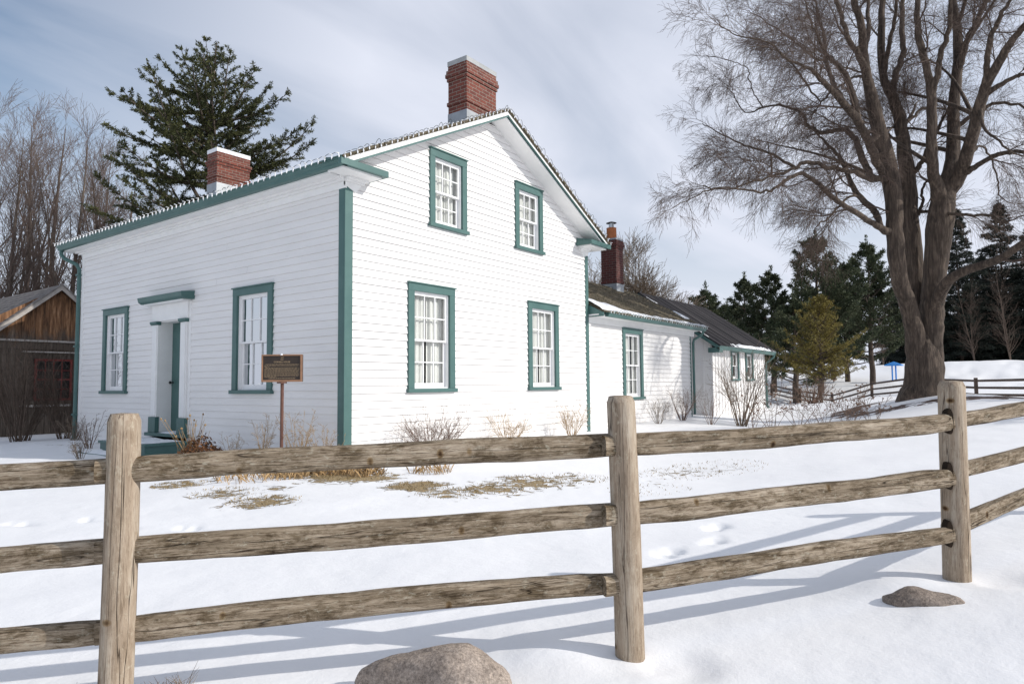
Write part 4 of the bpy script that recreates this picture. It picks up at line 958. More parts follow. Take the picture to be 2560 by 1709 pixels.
# ------------------------------------------------------------------ plaque
pd = 9.9
pc = dep(705.0, 920, pd); pg = gz(pc.x, pc.y)
sc_ = pd/F_PX; PW, PH = 101*sc_, 68.5*sc_
SIGN = empty('plaque_sign', (pc.x, pc.y, pg), 'brown bronze plaque with raised text on a thin pole in front of the shaded wall', 'sign')
toc = math.atan2(CAM[1]-pc.y, CAM[0]-pc.x)            # direction to camera
SN = Vector((math.cos(toc-.30), math.sin(toc-.30), 0)); SU = Vector((-SN.y, SN.x, 0)); SZ = Vector((0, 0, 1))
cc = Vector((pc.x, pc.y, pc.z))
def sb(mb, u0, u1, z0, z1, o0, o1):
    vs = []
    for o in (o0, o1):
        for (u, z) in ((u0, z0), (u1, z0), (u1, z1), (u0, z1)): vs.append(tuple(cc+SU*u+SZ*z+SN*o))
    mb.add(vs, [(0, 3, 2, 1), (4, 5, 6, 7), (0, 1, 5, 4), (1, 2, 6, 5), (2, 3, 7, 6), (3, 0, 4, 7)])
mb = MB(); mb.tube([tuple(cc+SZ*(-PH/2-.0)-SN*.02), (pc.x-SN.x*.02, pc.y-SN.y*.02, pg-.3)], .024, 12); mb.box(pc.x-.05, pc.x+.05, pc.y-.05, pc.y+.05, cc.z-PH/2-.02, cc.z-PH/2-.001); mb.build('pole', RUST, SIGN)
mb = MB(); sb(mb, -PW/2, PW/2, -PH/2, PH/2, -.045, -.006); mb.build('back_plate', BRONZE, SIGN, bevel=.004)
mb = MB(); t = .020
sb(mb, -PW/2, PW/2, PH/2-t, PH/2, -.005, .016); sb(mb, -PW/2, PW/2, -PH/2, -PH/2+t*1.5, -.005, .016); sb(mb, -PW/2, -PW/2+t, -PH/2+t*1.5, PH/2-t, -.005, .016); sb(mb, PW/2-t*1.4, PW/2, -PH/2+t*1.5, PH/2-t, -.005, .016)
mb.build('frame', COPPER, SIGN, bevel=.003)
mb = MB(); sb(mb, -PW/2+t, PW/2-t*1.4, -PH/2+t*1.5, PH/2-t, -.005, .003); mb.build('face_plate', BRONZE, SIGN)
def text3(s, size, u, z, align='CENTER'):
    cu = bpy.data.curves.new('tmp', 'FONT'); cu.body = s; cu.size = size; cu.align_x = align; cu.extrude = .0012; cu.resolution_u = 2
    o = bpy.data.objects.new('tmp', cu); COL.objects.link(o); dg = bpy.context.evaluated_depsgraph_get(); me = bpy.data.meshes.new_from_object(o.evaluated_get(dg))
    vs = [tuple(cc+SU*(u+v.co.x)+SZ*(z+v.co.y)+SN*(.0045+v.co.z)) for v in me.vertices]; fs = [tuple(p.vertices) for p in me.polygons]
    bpy.data.objects.remove(o); bpy.data.curves.remove(cu); return vs, fs
mb = MB(); mb.add(*text3('CORNELL HOUSE', .030, 0, PH/2-.118)); mb.build('title_lettering', GOLDT, SIGN)
mb = MB(); r = random.Random(2); zt = PH/2-.140; iw = PW/2-.042
for ln in range(12):                                    # lines of text too small to read: broken raised strokes
    u = -iw+(.015 if ln in (0, 3) else 0); end = iw if ln not in (2, 11) else (-iw+.07 if ln == 2 else -iw+.17)
    while u < end:
        wl = r.uniform(.018, .05); wl = min(wl, end-u); k = u
        while k < u+wl-.002:
            cw_ = r.uniform(.0025, .0045); hh = r.uniform(.0055, .0085); sb(mb, k, min(k+cw_*.75, u+wl), zt-hh, zt, .003, .0045)
            if r.random() < .6: sb(mb, k, min(k+cw_*1.2, u+wl), zt-hh*.55, zt-hh*.35, .003, .0044)
            k += cw_+.0018
        u += wl+.007
    zt -= .0165
u = -iw+.06
while u < iw-.06: w_ = r.uniform(.01, .04); sb(mb, u, u+w_, zt-.010, zt-.004, .003, .0045); u += w_+.006
mb.build('body_lettering', GOLDT, SIGN)
mb = MB(); ez = PH/2-.055
mb.tube([tuple(cc+SU*(.024*math.cos(a))+SZ*(ez+.026*math.sin(a))+SN*.005) for a in np.linspace(-2.6, -.55, 14)], .0022, 6)
mb.tube([tuple(cc+SU*(.024*math.cos(a))+SZ*(ez+.026*math.sin(a))+SN*.005) for a in np.linspace(.2, 2.4, 14)], .0016, 6)
mb.tube([tuple(cc+SU*u_+SZ*(ez+z_)+SN*.005) for u_, z_ in ((-.010, .012), (.010, .012), (.010, -.002), (0, -.014), (-.010, -.002), (-.010, .012))], .002, 6)
mb.build('emblem', GOLDT, SIGN)
snow_patch('snow', cc.x-.03, cc.x+.01, cc.y-.02, cc.y+.02, lambda x, y: cc.z+PH/2, .015, SIGN, 3, 6, 6)

# ------------------------------------------------------------------ strings of bulbs along the eaves
def light_string(pts, n, label, hang, outd, seed, loops):
    r = random.Random(seed); pts = [Vector(p) for p in pts]
    root = empty('string_lights', tuple(pts[0]), label, 'string lights', 'strings of bulbs clipped along the roof edges')
    P = []
    for i in range(n+1):
        t = i/n; a, b = pts[0], pts[-1]; P.append(a.lerp(b, t)+Vector((r.uniform(-.006, .006), r.uniform(-.006, .006), r.uniform(-.006, .010))))
    up = Vector((0, 0, 1)); wp = []; od = Vector(outd)
    for i in range(n):
        lo = r.uniform(.01, .035) if r.random() > loops else r.uniform(.035, .08)
        for t in (0, .25, .5, .75): wp.append(tuple(P[i].lerp(P[i+1], t)+up*(lo*4*t*(1-t)+.012)+od*(.012+lo*.25*4*t*(1-t))))
    wp.append(tuple(P[-1])); mb = MB(); mb.tube(wp, .0042, 5); mb.build('wire', WIRE, root)
    mb = MB(); mb.tube([(0, 0, .014), (0, 0, .0), (0, 0, -.012)], [.008, .010, .009], 8)
    mb.tube([(0, 0, -.012), (0, 0, -.022), (0, 0, -.036), (0, 0, -.052), (0, 0, -.060)], [.007, .0120, .0115, .007, .002], 8)
    mb.box(-.010, .010, -.004, .004, .0, .020); mb.box(-.045, .012, -.010, .010, .006, .014)
    first = None
    for i in range(n+1):
        if first is None: o = mb.build('bulb', BULB, root, local=True, smooth=True); first = o
        else: o = first.copy(); COL.objects.link(o); o.parent = root
        o.location = P[i]+od*.012-pts[0]; o.rotation_euler = (r.uniform(-.25, .25), r.uniform(-.25, .25), r.uniform(-.4, .4)+math.atan2(od.y, od.x)+math.pi)
    return root
light_string([(-.452, L+.42, 4.64), (-.452, -.40, 4.64)], 66, 'string of white bulbs clipped along the long shaded gutter', 0, (-1, 0, 0), 1, .06)
light_string([(-.40, -.445, ztop(-.40)+.015), (3.66, -.445, ztop(3.66)+.015)], 34, 'string of white bulbs on the roof edge rising to the gable peak', 0, (0, -1, 0), 2, .2)
light_string([(3.74, -.445, ztop(3.74)+.02), (7.78, -.445, ztop(7.78)+.02)], 30, 'string of white bulbs on the roof edge falling from the gable peak', 0, (.3, -.9, 0), 3, .45)
light_string([(7.76, -.425, 2.985), (14.10, -.425, 2.985)], 42, 'string of white bulbs clipped along the wing gutter', 0, (0, -1, 0), 4, .05)
# snow bits lying in the long gutter between the bulbs
mb = MB(); r = random.Random(6); y = -.3
while y < L+.3:
    l_ = r.uniform(.05, .11); h = r.uniform(.012, .035)
    mb.add([(-.43, y, 4.628), (-.34, y, 4.62), (-.34, y+l_, 4.62), (-.43, y+l_, 4.628), (-.40, y+l_*.4, 4.628+h), (-.37, y+l_*.6, 4.628+h)], [(0, 1, 4), (1, 5, 4), (1, 2, 5), (2, 3, 5), (3, 4, 5), (3, 0, 4)]); y += r.uniform(.10, .2)
mb.build('snow', RSNOW, roof, smooth=True)

# ------------------------------------------------------------------ vegetation helpers
def grow(mb, p, d, ln, rad, lvl, r, cfg, sides=None):
    """one branch as a wandering polyline that throws side branches"""
    segs = cfg['seg'][lvl]; q = Vector(p); d = Vector(d).normalized(); pts = [tuple(q)]; rs = [rad]; nodes = []
    st = ln/segs; wob = cfg['wob'][lvl]; tro = cfg['trop'][lvl]
    for i in range(segs):
        d = (d+Vector((r.gauss(0, wob), r.gauss(0, wob), r.gauss(0, wob)+tro))).normalized(); q = q+d*st
        t = (i+1)/segs; pts.append(tuple(q)); rs.append(max(cfg['rmin'], rad*(1-t*cfg['tap'][lvl]))); nodes.append((Vector(q), Vector(d), t, rs[-1]))
    mb.tube(pts, rs, cfg['sides'][lvl], cap=False)
    if lvl+1 < len(cfg['seg']):
        n = cfg['n'][lvl]; n = n if isinstance(n, int) else int(max(1, round(n*ln)))
        for k in range(n):
            t = cfg['t0'][lvl]+(1-cfg['t0'][lvl])*(k+r.random())/n; i = min(segs-1, int(t*segs)); q0, d0, _, r0_ = nodes[i]
            if i > 0: q0 = nodes[i-1][0].lerp(q0, t*segs-i)
            ax = Vector((r.gauss(0, 1), r.gauss(0, 1), r.gauss(0, 1)))
            if 'flat' in cfg: ax.z *= cfg['flat']
            ax = (ax-d0*ax.dot(d0)).normalized(); an = math.radians(cfg['ang'][lvl]*r.uniform(.7, 1.25)); dd = d0*math.cos(an)+ax*math.sin(an)
            grow(mb, q0, dd, cfg['len'][lvl]*(1-.45*t if cfg.get('short', 1) else 1)*r.uniform(.65, 1.25), max(cfg['rmin'], r0_*cfg['rr'][lvl]), lvl+1, r, cfg)
def twig_shrub(name, base, h, spread, n, mat, label, cat='shrub', group=None, seed=0, cfg=None, rad=.006, lean_=(0, 0), heads=0):
    r = random.Random(seed); mb = TB(); root = Vector(base)
    cfg = cfg or dict(seg=[5, 4, 3], wob=[.10, .16, .2], trop=[.02, .02, .0], tap=[.6, .7, .8], sides=[4, 3, 3], n=[4, 3], t0=[.3, .2], ang=[38, 42], len=[h*.45, h*.22], rr=[.6, .6], rmin=.0016)
    for k in range(n):
        a = r.uniform(0, 6.28); s = spread*math.sqrt(r.random()); d = Vector((math.cos(a)*s+lean_[0], math.sin(a)*s+lean_[1], 1))
        grow(mb, root+Vector((math.cos(a)*.09*h*r.random(), math.sin(a)*.09*h*r.random(), -.05)), d, h*r.uniform(.6, 1.1), rad*r.uniform(.7, 1.2), 0, r, cfg)
    tips = [q[0][-3:] for L_ in mb.g.values() for q in L_ if q[0][-1] > root.z+h*.3]
    for _ in range(heads):
        c = r.choice(tips); e = .022*r.uniform(.6, 1.5); mb.tube([(c[0]-e, c[1], c[2]-e*.3), (c[0], c[1], c[2]), (c[0]+e*.8, c[1], c[2]+e*.4)], [.004, e*.8, .004], 5)
    o = mb.build(name, mat, None, origin=root)
    return tag(o, label, cat, group)
def at_y(u, y, x=None):      # a spot on the ground in the row y, seen at column u
    p = hit(u, 1000, 1, y); return Vector((p.x, y, gz(p.x, y)))
def at_x(u, x):
    p = hit(u, 1000, 0, x); return Vector((x, p.y, gz(x, p.y)))
twig_shrub('bare_shrub', at_y(1080, -.6), .85, 1.0, 52, STEMR, 'dense leafless reddish shrub against the sunny gable wall, left of the lower windows', seed=1)
twig_shrub('bare_shrub', at_y(1268, -.5), .72, .9, 26, STEMT, 'pale thin leafless shrub at the gable wall foot between the lower windows', seed=2)
twig_shrub('bare_shrub', at_y(1428, -.5), .75, .7, 26, STEMT, 'pale tan leafless shrub beside the green board where gable meets wing', seed=3)
twig_shrub('bare_shrub', at_y(1645, -.5), .75, .6, 14, STEMG, 'sparse thin leafless shrub before the wing wall', seed=4)
twig_shrub('bare_shrub', at_y(1706, -.5), .95, .55, 26, STEMR, 'brown bushy leafless shrub by the wing downspout', seed=5)
twig_shrub('bare_shrub', at_y(1850, -2.2), 1.95, .62, 30, STEMG, 'tall spreading leafless shrub with arching stems before the outbuilding', seed=6, rad=.011,
    cfg=dict(seg=[8, 5, 4], wob=[.07, .13, .2], trop=[.02, .02, .0], tap=[.6, .7, .8], sides=[5, 3, 3], n=[4, 3], t0=[.3, .2], ang=[26, 34], len=[.8, .35], rr=[.6, .6], rmin=.003))
twig_shrub('bare_shrub', at_y(1775, -1.6), 1.1, .7, 10, STEMR, 'low reddish leafless shrub under the grey outbuilding end', seed=61, rad=.007)
cfgs = dict(seg=[5, 3, 2], wob=[.06, .2, .2], trop=[.0, -.06, .0], tap=[.6, .7, .8], sides=[4, 3, 3], n=[5, 2], t0=[.25, .2], ang=[34, 40], len=[.16, .08], rr=[.7, .6], rmin=.002)
twig_shrub('dry_perennial', at_x(655, -.55), .75, .25, 12, STEMT, 'dry tan stalks just left of the plaque pole', 'dry plant', seed=7, cfg=cfgs)
twig_shrub('dry_perennial', at_x(742, -.6), .85, .42, 20, STEMT, 'tall orange tan dry stalks right of the plaque pole', 'dry plant', seed=8, cfg=cfgs)
twig_shrub('dry_perennial', at_x(812, -.55), .62, .45, 12, STEMT, 'low tan dry stalks beside the green corner board', 'dry plant', seed=9, cfg=cfgs)
twig_shrub('dry_perennial', at_x(585, -.6), .5, .5, 8, STEMT, 'short sparse dry stalks under the window nearest the plaque', 'dry plant', seed=10, cfg=cfgs)
twig_shrub('dry_perennial', at_x(228, -.8), .75, .35, 16, STEMR, 'thin brown stalks in the snow left of the left fence post', 'dry plant', seed=11, cfg=cfgs)
twig_shrub('dry_perennial', at_x(205, -1.8), .45, .45, 12, STEMG, 'low grey stalks at the shaded house corner', 'dry plant', seed=12, cfg=cfgs)
# the plant by the steps: straw stalks with seed heads over a heap of dead leaves
PL = at_x(488, -1.0); DP = empty('withered_plant', tuple(PL), 'withered plant with a heap of dead brown leaves and tall straw stalks by the steps', 'dry plant')
r = random.Random(21); mb = MB()
for k in range(26):
    a = r.uniform(0, 6.28); s = r.uniform(.1, .55); u = Vector((math.cos(a)*s, math.sin(a)*s, 1)).normalized(); h = r.uniform(.5, .85)
    p0 = PL+Vector((r.uniform(-.12, .12), r.uniform(-.1, .3), 0)); p1 = p0+u*h*.5; p2 = p0+u*h+Vector((0, 0, -.03)); mb.tube([tuple(p0), tuple(p1), tuple(p2)], [.005, .004, .003], 4)
    if r.random() < .6: mb.tube([tuple(p2-Vector((0, 0, .02))), tuple(p2), tuple(p2+Vector((0, 0, .02)))], [.006, r.uniform(.014, .026), .004], 6)
mb.build('stalks', STEMT, DP); mb = MB()
for k in range(2200):
    a = r.uniform(0, 6.28); s = math.sqrt(r.random())*.42; c = PL+Vector((math.cos(a)*s+.05, math.sin(a)*s-.12, r.random()*.55*(1-s/.5)))
    e = Vector((r.gauss(0, 1), r.gauss(0, 1), r.gauss(0, .8))).normalized()*r.uniform(.02, .055); f = Vector((r.gauss(0, 1), r.gauss(0, 1), r.gauss(0, 1))).normalized()*r.uniform(.008, .02)
    mb.quad(tuple(c-e), tuple(c+f), tuple(c+e), tuple(c-f))
mb.build('dead_leaves', DEADL, DP, uv=False)
# dry grass pushing through the snow: nobody could count it
def blades(name, spots, mat, hrange, seed, wdt=.004):
    r = random.Random(seed); mb = MB(); C = []
    for (x, y, rad, n) in spots:
        for _ in range(n): 
            a = r.uniform(0, 6.28); s = rad*math.sqrt(r.random()); C.append((x+math.cos(a)*s, y+math.sin(a)*s))
    C = np.array(C); Z = gz_arr(C[:, 0], C[:, 1]); vs = []; fs = []
    for (x, y), z in zip(C, Z):
        h = r.uniform(*hrange); a = r.uniform(0, 6.28); ln = r.gauss(0, .6)*h; ln2 = r.gauss(0, .6)*h; w_ = wdt*r.uniform(.7, 1.4); cx, cy = math.cos(a)*w_, math.sin(a)*w_; b = len(vs)
        z += .02*mn.noise((x*1.6, y*1.6, 1.2))+.03*mn.noise((x*.5, y*.5, 3.1))
        vs += [(x-cx, y-cy, z-.03), (x+cx, y+cy, z-.03), (x+ln*.5, y+ln2*.5, z+h*.6), (x+ln, y+ln2, z+h*.9)]; fs += [(b, b+1, b+2), (b, b+2, b+3)]
    mb.add(vs, fs); return mb.build(name, mat, None, uv=False)
sp = []
for (u, v, ru, n) in [(455, 1208, .35, 260), (560, 1226, .4, 260), (660, 1243, .4, 420), (850, 1190, .4, 500), (930, 1190, .35, 300), (1035, 1210, .35, 420), (1120, 1225, .4, 260), (1230, 1214, .4, 300), (1330, 1198, .5, 330), (1430, 1190, .5, 200), (1700, 1178, .6, 260), (1790, 1172, .7, 260), (760, 1188, .5, 260), (1620, 1215, .5, 90)]:
    p = hit(u, v, 2, .02); sp.append((p.x, p.y, ru, n))
g_ = blades('lawn_grass', sp, DGRASS, (.010, .030), 5, .003); tag(g_, 'flattened dry lawn grass showing through thin snow', 'grass', kind='stuff')
sp = []
for (u, v, ru, n) in [(820, 1180, .45, 420), (900, 1184, .35, 280), (735, 1190, .4, 200), (640, 1196, .5, 160), (1080, 1180, .3, 120)]:
    p = hit(u, v, 2, .02); sp.append((p.x, p.y, ru, n))
g_ = blades('straw_stubble', sp, STEMT, (.05, .15), 6, .005); tag(g_, 'orange brown straw stubble by the house bed', 'grass', kind='stuff')
def tuft(u, v, d, n, h, rad, label, seed, mat=DGRASS):
    p = dep(u, v, d); r = random.Random(seed); mb = MB(); p.z = gz(p.x, p.y)+.02*mn.noise((p.x*1.6, p.y*1.6, 1.2))+.03*mn.noise((p.x*.5, p.y*.5, 3.1))
    for _ in range(n):
        a = r.uniform(0, 6.28); s = rad*r.random(); b = Vector((p.x+math.cos(a)*s, p.y+math.sin(a)*s, p.z-.02)); hh = h*r.uniform(.5, 1.1); le = Vector((r.gauss(0, .5), r.gauss(0, .5), 0))*hh
        mb.tube([tuple(b), tuple(b+Vector((0, 0, hh*.6))+le*.4), tuple(b+Vector((0, 0, hh))+le)], [.0016, .0013, .0006], 3, cap=False)
    o = mb.build('grass_tuft', mat, None, uv=False); o.data.transform(Matrix.Translation(-p)); o.location = p; return tag(o, label, 'grass tuft')
tuft(1306, 1596, 3.5, 90, .035, .026, 'tiny dark grass tuft between the big boulder and the middle post', 1, STEMG)
tuft(395, 1685, 3.02, 70, .075, .075, 'wispy dry grass tuft just right of the left post', 2, STEMR)
tuft(455, 1672, 3.05, 30, .10, .035, 'small tuft with tall thin stems further right of the left post', 3, STEMG)
tuft(175, 1700, 2.98, 60, .075, .16, 'thin reddish grass scattered left of the left post', 4, STEMR)
# brush thicket before the shed
r = random.Random(33)
tcfg = dict(seg=[8, 5, 4], wob=[.05, .10, .15], trop=[.03, .03, .0], tap=[.6, .7, .8], sides=[4, 3, 3], n=[7, 4], t0=[.12, .1], ang=[18, 26], len=[.9, .45], rr=[.55, .6], rmin=.003)
for i, (la, d, h, nn, lab) in enumerate([(-11.9, 16.6, 2.3, 36, 'dense brown leafless thicket at the left photo edge before the shed'), (-11.0, 16.8, 1.5, 20, 'brown leafless thicket in the middle before the shed'), (-10.2, 17.0, .8, 26, 'lower brown leafless thicket under the shed window')]):
    p = on_ground(la, d); twig_shrub('thicket', p, h, .42, nn, STEMB, lab, 'shrub', 'brown thickets before the shed', 40+i, tcfg, .012)
p = on_ground(-10.2, 16.0); twig_shrub('dry_perennial', p, .7, .7, 26, STEMG, 'arching grey grass clump at the foot of the shed thicket', 'dry plant', seed=50, cfg=cfgs)
# stalks with seed heads in the bed right of the outbuilding
k = 0
for (u, v, d, h) in [(1880, 1050, 13.5, .8), (1930, 1045, 14, 1.0), (1995, 1040, 14, 1.1), (2060, 1036, 13.5, .9), (2120, 1034, 13, 1.0), (2180, 1032, 13, .8), (2030, 1010, 17, 1.1), (2110, 1008, 18, 1.0)]:
    p = dep(u, v, d); p.z = gz(p.x, p.y); s_ = twig_shrub('seed_head_plant', p, h, .7, 7, STEMR, 'sparse reddish stalks with dark seed heads in the snowy bed', 'dry plant', 'seed head plants in the snowy bed', 70+k, dict(seg=[6, 3, 2], wob=[.10, .2, .2], trop=[-.03, -.06, 0], tap=[.5, .7, .8], sides=[3, 3, 3], n=[4, 2], t0=[.35, .2], ang=[36, 40], len=[.3, .1], rr=[.7, .6], rmin=.0035), .006, heads=22); k += 1
labs = ['farthest left', 'second', 'third', 'fourth', 'fifth', 'rightmost front', 'back row left', 'back row right']
for i, (u, hgt, w_) in enumerate([(1885, .9, .9), (2030, .75, 1.0)]):
    p = dep(u, 1000, 30); p.z = gz(p.x, p.y); twig_shrub('bare_shrub', p, hgt*1.6, w_, 40, STEMR, ['leafless brown shrub before the distant fence, near the outbuilding end', 'leafless brown shrub before the distant fence, beside the golden tree trunk'][i], seed=100+i, rad=.014)
# ------------------------------------------------------------------ the big maple
def smoothline(P, k=6):
    P = np.array(P, float); out = []
    for i in range(len(P)-1):
        p0 = P[max(0, i-1)]; p1 = P[i]; p2 = P[i+1]; p3 = P[min(len(P)-1, i+2)]
        for j in range(k):
            t = j/k; out.append(.5*((2*p1)+(-p0+p2)*t+(2*p0-5*p1+4*p2-p3)*t*t+(-p0+3*p1-3*p2+p3)*t**3))
    out.append(P[-1]); return np.array(out)
TD = 20.0
tb = plan((2312-1280)/F_PX*TD, TD); tb.z = gz(tb.x, tb.y)
TREE = empty('maple_tree', tuple(tb), 'huge bare multi-stemmed tree with a spreading crown standing inside the fences on the right', 'tree')
r = random.Random(77)
def zpt(x, y, dz): return np.array(dep(1640+x/2.24, y/2.24, TD+dz))
def wpx(w): return w/2.24/F_PX*TD/2
tr = MB(); br = TB()
def lobed(mb, pts, radii, n, lob, seed, prof=None):
    """trunk tube with buttresses and furrows"""
    b0 = mb.nv; mb.tube(pts, radii, n, cap=False); V = mb.v[-1]
    for i in range(len(pts)):
        c = np.array(pts[i])
        for j in range(n):
            v = V[i*n+j]-c; a = j/n*2*math.pi; q = 1+lob*(mn.noise((math.cos(a)*2+seed, math.sin(a)*2, i*.12)))+lob*.35*mn.noise((math.cos(a)*6+seed, math.sin(a)*6, i*.2)); V[i*n+j] = c+v*q
# trunk: (x6, y6, width6) in the measuring picture of the crown
T0 = [(1480, 2290, 275), (1488, 2228, 238), (1499, 2180, 208), (1503, 2120, 197), (1503, 2058, 188), (1503, 1975, 160), (1503, 1900, 110), (1502, 1850, 60), (1501, 1825, 20)]
P = smoothline([np.append(zpt(x, y, 0), w) for x, y, w in T0], 5)
lobed(tr, P[:, :3], [wpx(w) for w in P[:, 3]], 36, .12, 1.0)
stems = [
 ([(1472, 2240, .0, 110), (1466, 2150, .0, 112), (1463, 2060, -.0, 112), (1460, 1960, -.02, 106), (1452, 1860, -.05, 98), (1426, 1760, -.10, 90), (1398, 1665, -.15, 88), (1372, 1600, -.2, 86), (1360, 1540, -.25, 84), (1345, 1400, -.2, 88), (1335, 1250, -.1, 84), (1330, 1100, 0, 92), (1310, 980, .1, 96), (1280, 850, .2, 88), (1240, 700, .3, 78), (1212, 560, .3, 66), (1182, 430, .2, 52), (1162, 300, .2, 46), (1150, 150, 0, 40), (1110, 0, 0, 34), (1090, -160, .2, 26), (1050, -330, .3, 18)]),
 ([(1498, 1990, .05, 50), (1488, 1860, .25, 88), (1472, 1740, .45, 100), (1452, 1600, .6, 98), (1440, 1400, .7, 96), (1420, 1200, .8, 92), (1410, 1000, .9, 84), (1390, 850, 1.0, 76), (1372, 700, 1.2, 70), (1332, 560, 1.4, 60), (1285, 470, 1.5, 46), (1262, 330, 1.6, 44), (1262, 180, 1.6, 40), (1268, 0, 1.6, 34), (1270, -200, 1.8, 24), (1262, -420, 1.8, 14)]),
 ([(1532, 2240, .0, 120), (1535, 2150, .0, 126), (1538, 2050, .0, 128), (1538, 1950, 0, 124), (1541, 1850, 0, 122), (1546, 1760, 0, 121), (1550, 1665, 0, 120), (1557, 1568, 0, 114), (1572, 1420, 0, 124), (1590, 1260, 0, 136), (1610, 1120, .1, 120), (1645, 980, .2, 84), (1662, 850, .4, 74), (1668, 650, .6, 62), (1682, 450, .8, 56), (1692, 250, 1.0, 50), (1672, 80, 1.1, 44), (1650, -80, 1.2, 34), (1640, -300, 1.2, 20)]),
 ([(1590, 1140, -.1, 80), (1560, 1000, -.3, 62), (1545, 880, -.5, 56), (1545, 700, -.6, 50), (1542, 560, -.7, 46), (1522, 400, -.8, 38), (1482, 260, -1, 34), (1462, 130, -1.1, 30), (1466, -20, -1.2, 26), (1450, -200, -1.2, 16)]),
 ([(1650, 1090, -.1, 80), (1690, 1000, -.3, 72), (1722, 920, -.5, 68), (1772, 760, -.9, 62), (1812, 600, -1.2, 56), (1852, 470, -1.5, 50), (1932, 330, -1.9, 42), (2000, 220, -2.2, 34), (2075, 130, -2.5, 28), (2180, 0, -3, 18), (2290, -140, -3.4, 10)]),
 ([(1548, 1830, -.05, 60), (1562, 1730, -.2, 78), (1590, 1645, -.45, 66), (1640, 1570, -.8, 54), (1734, 1515, -1.2, 46), (1840, 1480, -1.6, 40), (1948, 1437, -2.0, 38), (2061, 1358, -2.4, 34), (2180, 1290, -2.8, 26), (2330, 1260, -3.2, 18), (2480, 1180, -3.6, 9)]),
]
